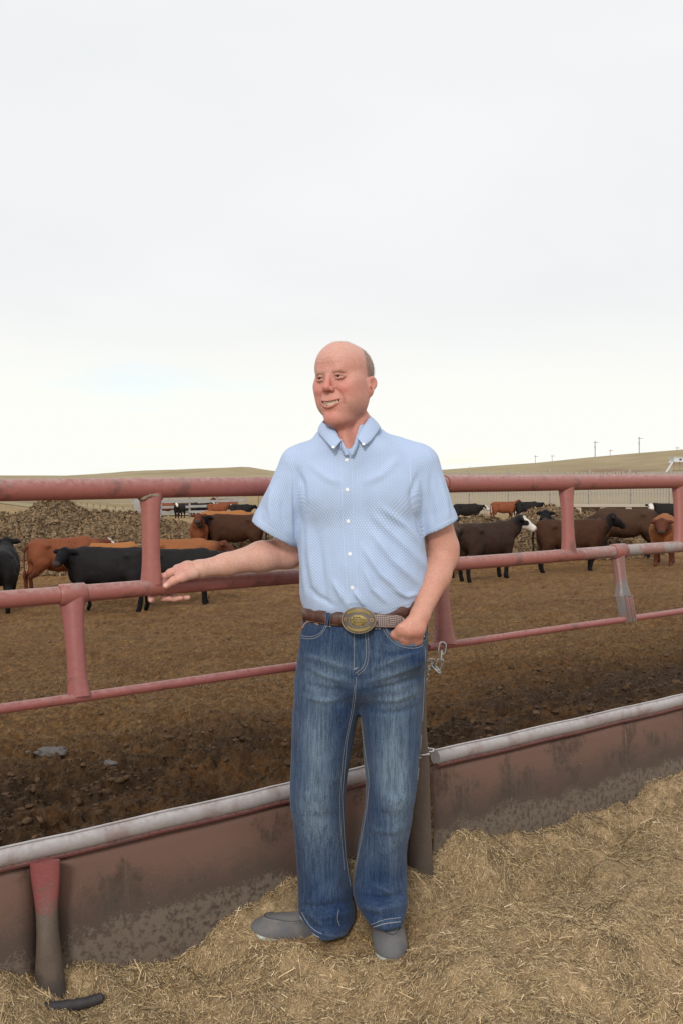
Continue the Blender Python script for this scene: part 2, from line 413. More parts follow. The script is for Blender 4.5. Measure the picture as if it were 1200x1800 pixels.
def build_man():
    root = empty('person', (0.10, 2.98, 0.0), 'standing man in light blue short sleeved shirt and jeans, one hand on the red rail', 'person')
    # ---------------- materials
    skin = vcol('skin', rough=0.45, nscale=150, namt=0.10, bmp=0.0009, bscale=520, sss=0.12, spec=0.4)
    # ---------------- head (own frame: x to his left ear, -y out of the face, z up, origin between the eyes inside the skull)
    HM = ry(R(-4.5)) @ rz(R(-30)) @ rx(R(-1)); HC = W(604.5, 663.0, 2.965)
    toH = lambda P: (np.asarray(P)-HC) @ HM           # world -> head
    toW = lambda P: np.asarray(P) @ HM.T+HC
    f = Field((-0.115, -0.145, -0.30), (0.115, 0.135, 0.135), 0.0017)
    f.op(ell((0, 0.016, 0.022), (0.080, 0.102, 0.083)), 0)
    f.op(ell((0, -0.028, 0.030), (0.071, 0.064, 0.072)), 0.03)
    f.op(ell((0, -0.028, -0.048), (0.066, 0.062, 0.078)), 0.03)
    for s in (-1, 1):
        f.op(cone((s*0.060, 0.005, -0.055), (s*0.050, -0.010, -0.088), 0.018, 0.018), 0.03)
        f.op(cone((s*0.050, -0.010, -0.090), (s*0.012, -0.074, -0.128), 0.021, 0.019), 0.022)
        f.op(ell((s*0.040, -0.064, -0.040), (0.025, 0.021, 0.021)), 0.014)
        f.op(ell((s*0.056, -0.044, -0.022), (0.020, 0.026, 0.018)), 0.022)
        f.op(ell((s*0.046, -0.050, -0.078), (0.021, 0.028, 0.030)), 0.022)
        f.op(ell((s*0.054, -0.018, -0.045), (0.026, 0.050, 0.052)), 0.020)
    f.op(cone((-0.030, -0.083, 0.0135), (0.030, -0.083, 0.0135), 0.0095), 0.014)
    f.op(ell((0, -0.075, -0.078), (0.036, 0.026, 0.030)), 0.018)
    f.op(ell((0, -0.082, -0.128), (0.021, 0.017, 0.016)), 0.014)
    f.op(ell((0, -0.068, -0.104), (0.038, 0.025, 0.026)), 0.016)
    f.op(ell((0, -0.036, -0.132), (0.040, 0.048, 0.020)), 0.022)
    for s in (-1, 1):                                   # eye sockets
        f.op(ell((s*0.033, -0.105, -0.0055), (0.017, 0.020, 0.0095)), 0.012, sub=True)
    f.op(cone((0, -0.086, 0.012), (0, -0.107, -0.033), 0.0078, 0.0098), 0.012)       # nose
    f.op(ell((0, -0.109, -0.0375), (0.0118, 0.0115, 0.0100)), 0.007)
    for s in (-1, 1):
        f.op(ell((s*0.0135, -0.099, -0.0425), (0.0075, 0.0095, 0.0075)), 0.005)
        f.op(ell((s*0.0070, -0.1075, -0.0515), (0.0040, 0.0058, 0.0040)), 0.002, sub=True)
    for s in (-1, 1):                                   # smile lines
        # lids
        up = [(s*0.0185, -0.0835, 0.0000), (s*0.026, -0.0895, 0.0052), (s*0.034, -0.0895, 0.0060), (s*0.042, -0.0855, 0.0030), (s*0.048, -0.0795, -0.0010)]
        lo = [(s*0.0185, -0.0835, -0.0020), (s*0.026, -0.0880, -0.0058), (s*0.034, -0.0885, -0.0068), (s*0.042, -0.0850, -0.0050), (s*0.048, -0.0795, -0.0020)]
        up = [(a_, b_-0.0008, c_-0.0055) for a_, b_, c_ in up]; lo = [(a_, b_-0.0012, c_-0.0052) for a_, b_, c_ in lo]
        for P_, r_ in ((up, 0.0030), (lo, 0.0030)):
            for a, b in zip(P_[:-1], P_[1:]): f.op(cone(a, b, r_), 0.0030)
    # mouth: a smile open over the teeth
    mo = [(-0.0335, -0.0830, -0.0735), (-0.021, -0.0960, -0.0802), (-0.010, -0.1015, -0.0838), (0, -0.1030, -0.0850), (0.010, -0.1015, -0.0838), (0.021, -0.0960, -0.0802), (0.0335, -0.0830, -0.0735)]
    mr = [0.0016, 0.0048, 0.0062, 0.0066, 0.0062, 0.0048, 0.0016]
    ul = [(x, y-0.0006, z+r*1.0+0.0016) for (x, y, z), r in zip(mo, mr)]
    ll = [(x, y-0.0010, z-r*1.0-0.0024) for (x, y, z), r in zip(mo, mr)]
    for i in range(6):
        f.op(cone(ul[i], ul[i+1], 0.0020 if i in (0, 5) else 0.0026), 0.006)
        f.op(cone(ll[i], ll[i+1], 0.0024 if i in (0, 5) else 0.0040), 0.005)
    for i in range(6): f.op(cone(mo[i], mo[i+1], max(mr[i], 0.0022), max(mr[i+1], 0.0022)), 0.0015, sub=True)
    for i in range(1, 5):
        a = np.array(mo[i])*[0.92, 1, 1]+[0, 0.010, 0]; b = np.array(mo[i+1])*[0.92, 1, 1]+[0, 0.010, 0]
        f.op(cone(a, b, mr[i]+0.001, mr[i+1]+0.001), 0.0015, sub=True)
    # ears
    for s in (-1, 1):
        M = rz(R(-s*28)) @ rx(R(-8))
        f.op(ell((s*0.0865, 0.015, -0.027), (0.0070, 0.0185, 0.0215), M), 0.004)
        f.op(ell((s*0.0835, 0.007, -0.050), (0.0060, 0.0110, 0.0185), M), 0.008)
        f.op(ell((s*0.0790, 0.006, -0.038), (0.012, 0.014, 0.024)), 0.008)
        f.op(ell((s*0.0940, 0.012, -0.027), (0.0062, 0.0115, 0.0150), M), 0.002, sub=True)
        f.op(ell((s*0.0905, 0.006, -0.043), (0.0055, 0.0060, 0.0080), M), 0.002, sub=True)
        f.op(ell((s*0.0885, -0.003, -0.038), (0.0050, 0.0045, 0.0060)), 0.003)
    # neck
    nb = toH(W(611, 806, 3.00)); nt_ = toH(W(612, 722, 3.00))
    f.op(cone(nt_, nb, 0.0560, 0.0640), 0.022)
    f.op(cone(toH(W(596, 735, 2.945)), toH(W(612, 800, 2.912)), 0.018, 0.024), 0.03)
    f.op(cone(toH(W(640, 735, 2.955)), toH(W(618, 803, 2.925)), 0.016, 0.014), 0.03)
    V, Q = f.mesh(); V = relax(V, Q, 1, 0.35)
    x, y, z = V.T
    def d2(pl):
        r_ = np.full(len(V), 1.0)
        for (a0_, a1_), (b0_, b1_) in zip(pl[:-1], pl[1:]):
            e0, e1 = b0_-a0_, b1_-a1_; t_ = np.clip(((x-a0_)*e0+(z-a1_)*e1)/(e0*e0+e1*e1), 0, 1); r_ = np.minimum(r_, np.hypot(x-a0_-t_*e0, z-a1_-t_*e1))
        return r_
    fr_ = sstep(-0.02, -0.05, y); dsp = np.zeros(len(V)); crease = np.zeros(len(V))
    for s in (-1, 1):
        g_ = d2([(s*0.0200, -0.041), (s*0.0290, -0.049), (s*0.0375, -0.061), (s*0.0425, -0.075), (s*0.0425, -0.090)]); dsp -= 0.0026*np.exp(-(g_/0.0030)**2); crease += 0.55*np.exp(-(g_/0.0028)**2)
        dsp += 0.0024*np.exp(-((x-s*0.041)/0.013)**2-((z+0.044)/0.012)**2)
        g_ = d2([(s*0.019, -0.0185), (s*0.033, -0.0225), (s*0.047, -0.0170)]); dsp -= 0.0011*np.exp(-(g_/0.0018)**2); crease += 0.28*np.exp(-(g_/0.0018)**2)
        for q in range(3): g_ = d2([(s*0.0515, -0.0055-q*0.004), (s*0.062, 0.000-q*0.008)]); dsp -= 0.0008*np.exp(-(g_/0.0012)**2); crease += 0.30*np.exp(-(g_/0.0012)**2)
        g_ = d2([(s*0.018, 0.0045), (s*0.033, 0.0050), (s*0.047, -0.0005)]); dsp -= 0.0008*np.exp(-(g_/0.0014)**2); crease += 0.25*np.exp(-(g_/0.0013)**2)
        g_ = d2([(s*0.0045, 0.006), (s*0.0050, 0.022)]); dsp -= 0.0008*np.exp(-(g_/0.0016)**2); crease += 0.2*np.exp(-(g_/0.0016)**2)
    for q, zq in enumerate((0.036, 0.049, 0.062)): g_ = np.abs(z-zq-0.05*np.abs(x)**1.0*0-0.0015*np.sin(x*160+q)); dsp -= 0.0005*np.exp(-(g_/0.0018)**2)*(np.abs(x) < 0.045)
    g_ = d2([(-0.016, -0.108), (0, -0.1105), (0.016, -0.108)]); dsp -= 0.0016*np.exp(-(g_/0.0040)**2)
    V = V+vnormals(V, Q)*(dsp*fr_)[:, None]; x, y, z = V.T
    # natural colouring of the skin, plus shade painted into creases and eye sockets
    c = np.tile(np.array([0.575, 0.275, 0.212]), (len(V), 1))
    def blend(col, w):
        nonlocal c
        w = np.clip(w, 0, 1)[:, None]; c = c*(1-w)+np.array(col)*w
    nf = fbm3(V*38, 3, 5)
    red = (0.60, 0.185, 0.150)
    blend((0.625, 0.345, 0.275), sstep(0.03, 0.075, z)*0.7)
    for s in (-1, 1): blend(red, 0.75*np.exp(-(((x-s*0.044)/0.024)**2+((y+0.066)/0.04)**2+((z+0.042)/0.024)**2)))
    blend(red, 0.8*np.exp(-((x/0.016)**2+((y+0.108)/0.03)**2+((z+0.030)/0.022)**2)))
    blend(red, 0.55*np.exp(-((x/0.032)**2+((y+0.09)/0.03)**2+((z+0.115)/0.030)**2)))
    blend((0.50, 0.185, 0.125), 0.55*sstep(-0.115, -0.165, z))                       # weathered neck
    blend((0.55, 0.21, 0.165), 0.5*sstep(0.078, 0.088, np.abs(x))*(z < 0.02))           # ears
    blend((0.52, 0.22, 0.17), 0.12*sstep(-0.3, 0.6, nf))
    blend((0.42, 0.22, 0.165), 0.30*sstep(-0.06, -0.09, z)*sstep(-0.15, -0.12, z)*sstep(0.02, 0.05, np.abs(x)))     # shaved beard
    sd = np.full(len(V), 1.0)
    for P_ in (ul, ll):
        for a, b in zip(P_[:-1], P_[1:]):
            sd = np.minimum(sd, cone(a, b, 0.0)[0](x, y, z))
    blend((0.55, 0.175, 0.150), (1-sstep(0.0028, 0.0052, sd))*0.75)
    inn = np.full(len(V), 1.0)
    for a, b in zip(mo[:-1], mo[1:]): inn = np.minimum(inn, cone(np.array(a)+[0, 0.012, 0], np.array(b)+[0, 0.012, 0], 0.0)[0](x, y, z))
    blend((0.10, 0.02, 0.02), (1-sstep(0.006, 0.009, inn))*(y > -0.096)*(np.abs(x) < 0.027))
    for s in (-1, 1):
        # brows: thin and fair
        bz = 0.0078-0.12*np.abs(np.abs(x)-0.030)
        blend((0.40, 0.215, 0.13), 0.5*np.exp(-((z-bz)/0.0045)**2)*sstep(0.012, 0.018, s*x)*sstep(0.054, 0.046, s*x)*(y < -0.05)*(0.75+0.5*vn3(V*700, 3)))
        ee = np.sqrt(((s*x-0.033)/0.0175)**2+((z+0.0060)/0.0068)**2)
        blend((0.46, 0.20, 0.155), 0.5*(1-sstep(0.65, 1.35, ee))*(y < -0.06))  # eye sockets darkened, their shade painted into the skin
        lash = np.full(len(V), 1.0)
        for a, b in ((( s*0.0185, -0.0875, -0.0010), (s*0.026, -0.0920, 0.0030)), ((s*0.026, -0.0920, 0.0030), (s*0.034, -0.0920, 0.0035)), ((s*0.034, -0.0920, 0.0035), (s*0.043, -0.0870, 0.0008)), ((s*0.043, -0.0870, 0.0008), (s*0.049, -0.0810, -0.0022))): lash = np.minimum(lash, cone(a, b, 0.0)[0](x, y+0.0008, z+0.0055))
        blend((0.20, 0.10, 0.075), 0.7*np.exp(-(lash/0.0017)**2))
    blend((0.42, 0.145, 0.11), crease*fr_)  # shade in the face creases, put into the skin colour
    # cropped hair on the sides and back of the skull
    hl = 0.052-0.55*np.clip(-(y-0.005), -0.06, 0.03)*0+0.95*np.clip(y-0.005, -0.03, 0.09)
    hair_w = sstep(-0.010, 0.008, y+0.005*nf)*sstep(0.012, 0.002, (z-hl)*0.6)*sstep(-0.075, -0.055, z+0.25*np.clip(y, 0, 0.1)*0)*(np.sqrt(x*x+y*y) > 0.045)
    hair_w *= sstep(-0.012, 0.004, z)+sstep(0.038, 0.05, y)
    hair_w = np.clip(hair_w, 0, 1)*(np.abs(x) < 0.0865)
    blend((0.20, 0.14, 0.105), hair_w*(0.66+0.20*vn3(V*260, 9)))
    VW = toW(V)
    islands = [(VW, Q, c)]
    head_bvh = bvh_of(VW, Q)
    Nh = vnormals(V, Q)
    # ---------------- his right arm (viewer's left), resting along the rail
    def rail(px): return np.array([0, 0, 0])+np.array([(px-600)*fY(px)/F_PX, fY(px), 1.103])
    sh = W(524, 826, 3.00); el = W(507, 972, 3.065); wr = W(352, 1000.5, 2.925)
    f = Field((-0.60, 2.76, 1.03), (-0.08, 3.16, 1.50), 0.0026)
    f.op(cone(sh, el, 0.056, 0.047), 0)
    f.op(cone(el, el+(wr-el)*0.32+np.array([0, 0, 0.004]), 0.046, 0.0455), 0.02)
    f.op(cone(el+(wr-el)*0.3+np.array([0, 0, 0.004]), el+(wr-el)*0.72, 0.0455, 0.033), 0.02)
    f.op(cone(el+(wr-el)*0.70, wr, 0.033, 0.0265), 0.015)
    f.op(cone(el+np.array([0.010, 0.030, -0.004]), el+np.array([0.0, 0.012, 0.0]), 0.030), 0.02)
    # back of the hand and palm lying over the rail
    k1 = W(300, 1007, 2.905); k2 = W(312, 1000, 2.955)
    f.op(cone(wr, W(330, 1001, 2.905), 0.0250, 0.0215), 0.012)
    f.op(cone(wr, W(330, 998, 2.945), 0.0240, 0.0200), 0.012)
    f.op(cone(W(330, 1001, 2.905), k1, 0.0205, 0.0135), 0.010)
    f.op(cone(W(330, 998, 2.945), k2, 0.0200, 0.0140), 0.010)
    f.op(cone(W(318, 1006, 2.92), W(314, 1004, 2.96), 0.0150), 0.010)
    def rl(px, fwd, up): return rail(px)+FN*fwd+np.array([0, 0, up])
    # index finger lies on top and over the far side, then three more wrap round the rail
    chain(f, [W(299, 1009, 2.905), W(288, 1014, 2.905), rl(283, -0.004, 0.030), rl(279, -0.030, 0.014)], [0.0115, 0.0102, 0.0092, 0.0085])
    for i, (pa, pd) in enumerate(((303, 313), (309, 325), (317, 300))):
        A = rl(pa+2, -0.012-0.002*i, 0.034); B = rl(pa-6, -0.037, 0.014); C_ = rl(pa-6, -0.034, -0.018)
        if i < 2:
            D = rl(pd-22, -0.012, -0.036); E = rl(pd-8, 0.010, -0.0375); G = rl(pd, 0.024, -0.0350)
        else:
            C_ = rl(286, -0.034, -0.012); D = rl(270, -0.014, -0.034); E = rl(266, 0.004, -0.0365); G = rl(262, 0.014, -0.0355)
        chain(f, [A, B, C_, D, E, G], [0.0115, 0.0105, 0.0100, 0.0092, 0.0086, 0.0075])
    # thumb in front, pointing down along the rail
    chain(f, [W(341, 1008, 2.895), W(322, 1014, 2.868), W(305, 1021, 2.857), W(292.5, 1029.5, 2.855)], [0.0175, 0.0140, 0.0108, 0.0100], 0.010)
    f.op(cone(W(333, 1004, 2.90), W(312, 1010, 2.880), 0.0140, 0.0085), 0.012)
    Vl, Ql = f.mesh(); Vl = relax(Vl, Ql, 1, 0.4)
    # ---------------- his left arm, hand in the pocket
    sh2 = W(739, 826, 2.985); el2 = W(779, 978, 3.01); wr2 = W(738, 1080, 2.865)
    f = Field((0.12, 2.74, 0.84), (0.42, 3.12, 1.48), 0.0026)
    f.op(cone(sh2, el2+np.array([0, 0, 0.03]), 0.052, 0.0465), 0)
    f.op(cone(el2+np.array([0, 0, 0.03]), el2, 0.0460, 0.0430), 0.01)
    f.op(cone(el2, el2+(wr2-el2)*0.35, 0.0430, 0.0435), 0.02)
    f.op(cone(el2+(wr2-el2)*0.35, wr2, 0.0435, 0.0275), 0.02)
    f.op(cone(el2+np.array([0.010, 0.022, -0.004]), el2+np.array([0.004, 0.006, 0.0]), 0.026), 0.02)
    f.op(cone(wr2, W(731, 1104, 2.850), 0.0275, 0.027), 0.012)
    f.op(cone(wr2, W(717, 1107, 2.840), 0.0250, 0.0215), 0.012)
    f.op(cone(W(717, 1107, 2.842), W(713, 1124, 2.862), 0.0215, 0.0175), 0.012)
    f.op(cone(W(731, 1104, 2.850), W(730, 1124, 2.870), 0.0240, 0.0170), 0.012)
    f.op(cone(W(707, 1117, 2.862), W(734, 1112, 2.872), 0.0165), 0.016)
    f.op(cone(W(705, 1130, 2.878), W(733, 1126, 2.884), 0.0150), 0.016)
    f.op(cone(W(706, 1145, 2.900), W(732, 1142, 2.900), 0.0120), 0.016)
    for i, px in enumerate((703, 714, 725)): f.op(cone(W(px, 1101, 2.832+0.003*i), W(px+1, 1122, 2.852+0.003*i), 0.0075, 0.0065), 0.012)
    chain(f, [W(720, 1095, 2.842), W(703, 1107, 2.843), W(693, 1115, 2.858), W(694, 1128, 2.885)], [0.0165, 0.0125, 0.0108, 0.0095], 0.012)
    Vr, Qr = f.mesh(); Vr = relax(Vr, Qr, 1, 0.4)
    for Va, Qa, fn in ((Vl, Ql, 0), (Vr, Qr, 1)):
        ca = np.tile(np.array([0.62, 0.355, 0.27]) if fn == 0 else np.array([0.58, 0.285, 0.205]), (len(Va), 1))
        nn = fbm3(Va*26, 3, 8)
        w = sstep(-0.1, 0.7, nn)[:, None]*0.35; ca = ca*(1-w)+np.array([0.57, 0.26, 0.195])*w
        nn = fbm3(Va*150, 2, 3); w = sstep(0.35, 0.8, nn)[:, None]*0.34; ca = ca*(1-w)+np.array([0.50, 0.27, 0.19])*w
        # hands pinker, knuckles redder
        hp = wr if fn == 0 else wr2
        dd = np.linalg.norm(Va-hp, axis=1)
        hand = sstep(0.0, 0.05, (hp[0]-Va[:, 0])) if fn == 0 else sstep(0.0, 0.05, hp[2]-Va[:, 2])
        w = (hand*0.42)[:, None]; ca = ca*(1-w)+np.array([0.60, 0.255, 0.205])*w
        if fn == 0:
            tn = W(290.5, 1029, 2.845); w = np.exp(-(np.linalg.norm((Va-tn)*[1.1, 1, 1.5], axis=1)/0.0085)**4)[:, None]*0.8*(Va[:, 1:2] < 2.853)
            ca = ca*(1-w)+np.array([0.78, 0.50, 0.44])*w
        islands.append((Va, Qa, ca))
    # torso and legs under the clothes
    f = Field((-0.25, 2.78, 0.02), (0.40, 3.22, 1.44), 0.012)
    f.op(loft([(0.90, 0.062, 2.99, 0.135, 0.085), (1.05, 0.055, 3.0, 0.145, 0.095), (1.25, 0.048, 3.0, 0.155, 0.095), (1.40, 0.04, 3.0, 0.11, 0.07)]), 0)
    f.op(cone((-0.03, 3.0, 0.95), (-0.06, 3.0, 0.10), 0.075, 0.045), 0.05)
    f.op(cone((0.14, 3.0, 0.95), (0.13, 3.0, 0.10), 0.070, 0.042), 0.05)
    Vt, Qt = f.mesh(); islands.append((Vt, Qt, np.tile(np.array([0.7, 0.42, 0.33]), (len(Vt), 1))))
    off = 0; VV = []; QQ = []; CC = []
    for v, q, cc in islands: VV.append(v); QQ.append(q+off); CC.append(cc); off += len(v)
    np_mesh('body', np.concatenate(VV), np.concatenate(QQ), skin, root, cols=np.concatenate(CC), origin=(0.10, 2.98, 0))
    # ---------------- hair strands (short, on sides and back)
    rng = np.random.default_rng(3)
    cand = np.where(hair_w > 0.35)[0]; pick = rng.choice(cand, min(7000, len(cand)), replace=False)
    P0 = V[pick]; n0 = Nh[pick]
    dirv = n0*0.55+np.array([0, 0.35, -0.75])+rng.normal(0, 0.22, P0.shape); dirv /= np.linalg.norm(dirv, axis=1, keepdims=True)
    Ls = rng.uniform(0.004, 0.009, len(pick))[:, None]; side = np.cross(dirv, n0); side /= np.linalg.norm(side, axis=1, keepdims=True)+1e-9
    a0 = P0-side*0.00035-n0*0.001; a1 = P0+side*0.00035-n0*0.001; a2 = P0+dirv*Ls
    # a few wisps over the crown
    top = np.where((z > 0.098) & (np.abs(x) < 0.06))[0]; tp = rng.choice(top, 260); d2 = np.stack([rng.normal(0, 0.6, 260), rng.normal(0.4, 0.5, 260), rng.uniform(0.1, 0.6, 260)], 1); d2 /= np.linalg.norm(d2, axis=1, keepdims=True)
    b0 = V[tp]-np.array([0.0002, 0, 0]); b1 = V[tp]+np.array([0.0002, 0, 0]); b2 = V[tp]+d2*rng.uniform(0.004, 0.010, (260, 1))
    T = np.stack([np.concatenate([a0, b0]), np.concatenate([a1, b1]), np.concatenate([a2, b2])], 1).reshape(-1, 3)
    bm_ = simple('brow_hair', (0.38, 0.24, 0.16), 0.6, var=0.2, vscale=400)
    hm = simple('hair', (0.21, 0.135, 0.085), 0.55, var=0.35, vscale=400)
    ho = np_mesh('hair', toW(T), np.arange(len(T)).reshape(-1, 3), hm, root, smooth=False)
    ho['kind'] = 'stuff'
    # eyebrow hairs
    for s in (-1, 1):
        ok = np.where((np.abs(z-(0.0078-0.12*np.abs(np.abs(x)-0.030))) < 0.0038) & (s*x > 0.014) & (s*x < 0.051) & (y < -0.05))[0]
        pk = rng.choice(ok, 130); dv = np.stack([s*np.ones(130), np.zeros(130), rng.uniform(-0.1, 0.7, 130)], 1)+Nh[pk]*0.35; dv /= np.linalg.norm(dv, axis=1, keepdims=True)
        q0 = V[pk]-np.array([0, 0, 0.00022]); q1 = V[pk]+np.array([0, 0, 0.00022]); q2 = V[pk]+dv*rng.uniform(0.003, 0.007, (130, 1))
        T = np.stack([q0, q1, q2], 1).reshape(-1, 3)
        np_mesh('eyebrow', toW(T), np.arange(len(T)).reshape(-1, 3), bm_, root, smooth=False)
    # ---------------- eyes and teeth
    em, nt, b, N = newmat('eyeball'); co = objco(N)
    ln = N('ShaderNodeVectorMath', {0: co, 1: (0, -1, 0)}, operation='DOT_PRODUCT').outputs['Value']
    irf = ramp(N, ln, 0.0096, 0.0098); pf = ramp(N, ln, 0.01105, 0.01115)
    c1 = mixc(N, irf, (0.72, 0.66, 0.62), (0.10, 0.13, 0.14)); nt.links.new(mixc(N, pf, c1, (0.008, 0.008, 0.008)), b.inputs['Base Color'])
    b.inputs['Roughness'].default_value = 0.08
    for s in (-1, 1):
        bm = bmesh.new(); bmesh.ops.create_uvsphere(bm, u_segments=32, v_segments=24, radius=0.0116)
        for fa in bm.faces: fa.smooth = True
        me = bpy.data.meshes.new('eye'); bm.to_mesh(me); bm.free(); me.materials.append(em)
        o = bpy.data.objects.new('eye', me); p = toW((s*0.0325, -0.0766, -0.0053))
        gz = HM @ rz(R(-14)) @ rx(R(-2)); o.matrix_world = Matrix.Translation(Vector(p)) @ Matrix(gz.tolist()).to_4x4(); link(o, root)
    f = Field((-0.04, -0.12, -0.105), (0.04, -0.05, -0.055), 0.0007)
    for i in range(-4, 4):
        a = (i+0.5)*0.0100; wd = 0.0042 if abs(i) < 2 else 0.0037
        xx = a*0.62; yy = -0.0945+11.0*xx*xx; hz = -0.0835+9.0*xx*xx
        f.op(ell((xx, yy, hz), (0.0038 if i in (-1, 0) else 0.0033, 0.0028, 0.0082 if i in (-1, 0) else 0.0070)), 0.0007)
    V2, Q2 = f.mesh()
    tm = simple('teeth', (0.74, 0.66, 0.52), 0.22, var=0.06)
    np_mesh('teeth', toW(V2), Q2, tm, root)

    # ================ SHIRT
    sm, nt, b, N = newmat('shirt_cloth')
    uv = N('ShaderNodeAttribute', attribute_name='puv').outputs['Vector']
    sx = N('ShaderNodeSeparateXYZ', {0: uv})
    cu = N('ShaderNodeMath', {0: N('ShaderNodeMath', {0: sx.outputs[0], 1: 2*math.pi/0.0088}, operation='MULTIPLY').outputs[0]}, operation='COSINE').outputs[0]
    cv = N('ShaderNodeMath', {0: N('ShaderNodeMath', {0: sx.outputs[1], 1: 2*math.pi/0.0088}, operation='MULTIPLY').outputs[0]}, operation='COSINE').outputs[0]
    pr = N('ShaderNodeMath', {0: cu, 1: cv}, operation='MULTIPLY').outputs[0]
    dots = ramp(N, pr, 0.30, 0.66)
    co = objco(N); vv = noise(N, co, 9, 3)
    basec = mixc(N, vv, (0.365, 0.475, 0.690), (0.395, 0.505, 0.712))
    nt.links.new(mixc(N, dots, basec, (0.61, 0.675, 0.79)), b.inputs['Base Color'])
    b.inputs['Roughness'].default_value = 0.85; b.inputs['Specular IOR Level'].default_value = 0.2; b.inputs['Sheen Weight'].default_value = 0.15
    wv = noise(N, N('ShaderNodeVectorMath', {0: uv, 1: (1400, 1400, 1)}, operation='MULTIPLY').outputs[0], 1.0, 1)
    bump(N, nt, b, wv, 0.0004)
    plain = simple('shirt_inside', (0.42, 0.53, 0.72), 0.85, var=0.05)
    yaw = R(-9)
    f = Field((-0.33, 2.76, 0.94), (0.40, 3.22, 1.64), 0.0042)
    def row(py, l, r, b_, cy=2.995):
        # silhouette l..r in the photograph at this height -> cross section
        z_ = CAM_Z-(py-822.0)*cy/F_PX; return (z_, ((l+r)/2-600)*cy/F_PX, cy, (r-l)/2*cy/F_PX*1.0, b_)
    rows = [row(1079, 536, 734, .112, 2.985), row(1070, 530, 740, .122, 2.985), row(1050, 525, 745, .130, 2.985), row(1020, 525, 749, .134, 2.985), row(985, 526, 749, .134, 2.985), row(950, 522, 746, .130, 2.99),
            row(910, 519, 742, .127), row(870, 516, 742, .125), row(835, 520, 740, .116), row(805, 535, 722, .116, 2.995), row(785, 552, 700, .110, 2.99), row(765, 566, 664, .098, 2.99), row(748, 578, 650, .085, 2.99)]
    f.op(loft(rows, yaw, 2.25), 0)
    f.op(cone(W(590, 786, 3.02), W(530, 815, 3.0), 0.052, 0.060), 0.035)
    f.op(cone(W(650, 782, 3.02), W(726, 812, 2.985), 0.050, 0.062), 0.035)
    f.op(cone(W(575, 770, 3.03), W(650, 768, 3.03), 0.034), 0.03)
    # chest forms
    f.op(ell(W(578, 868, 2.925), (0.078, 0.050, 0.075)), 0.05)
    f.op(ell(W(682, 866, 2.915), (0.078, 0.050, 0.075)), 0.05)
    # sleeves
    def sleeve(a, b_, r0, r1, cut, ncut, hemr):
        g = Field(f.lo, f.hi, f.h)
        g.op(cone(a, b_, r0, r1), 0)
        d = (b_-a)/np.linalg.norm(b_-a); b2 = b_+d*0.05
        g.op(cone(b_, b2, r1, r1+0.004), 0.01)
        g.op(cone(a+d*0.05, b2+d*0.06, r1-0.013, r1-0.007), 0.002, sub=True)
        lo, hi = f.lo, f.hi
        g.op(plane(cut, ncut, lo, hi), 0.002, inter=True)
        return g.F
    aL, bL = W(528, 822, 3.00), W(486, 925, 3.01)
    SL = sleeve(aL, bL, 0.066, 0.0745, W(481, 938.5, 3.0), (-0.50, 0.02, -0.86), 0)
    aR, bR = W(735, 818, 2.985), W(768, 915, 2.985)
    SR = sleeve(aR, bR, 0.066, 0.0595, W(769, 930, 2.97), (0.43, 0.0, -0.90), 0)
    f.F = smin(f.F, SL, 0.016); f.F = smin(f.F, SR, 0.010)
    # neck opening: a V down the front
    f.op(cone(W(608, 720, 3.012), W(609, 757, 3.012), 0.0660, 0.0620), 0.004, sub=True)
    for dy_ in (0, 0.03, 0.06): f.op(cone(W(609, 745, 2.93+dy_), W(613.5, 796, 2.865+dy_), 0.044, 0.005), 0.003, sub=True)
    V, Q = f.mesh(); V = relax(V, Q, 1, 0.5)
    X_, Y_, Z_ = V.T
    pxs = 600+F_PX*X_/Y_; pys = 822+F_PX*(CAM_Z-Z_)/Y_
    N0 = vnormals(V, Q); front = sstep(0.2, -0.35, N0[:, 1])
    def ridge(path, w, amp, fade=True):
        d = np.full(len(V), 1e3); tt = np.zeros(len(V)); n = len(path)-1
        for i in range(n):
            a, b_ = np.array(path[i], float), np.array(path[i+1], float); e = b_-a; L = e.dot(e)
            t = np.clip(((pxs-a[0])*e[0]+(pys-a[1])*e[1])/L, 0, 1)
            dd = np.hypot(pxs-a[0]-t*e[0], pys-a[1]-t*e[1]); m = dd < d
            d = np.where(m, dd, d); tt = np.where(m, (i+t)/n, tt)
        en = np.sin(np.pi*np.clip(tt, 0.02, 0.98))**0.6 if fade else 1.0
        return amp*np.exp(-(d/w)**2)*en*front
    disp = np.zeros(len(V))
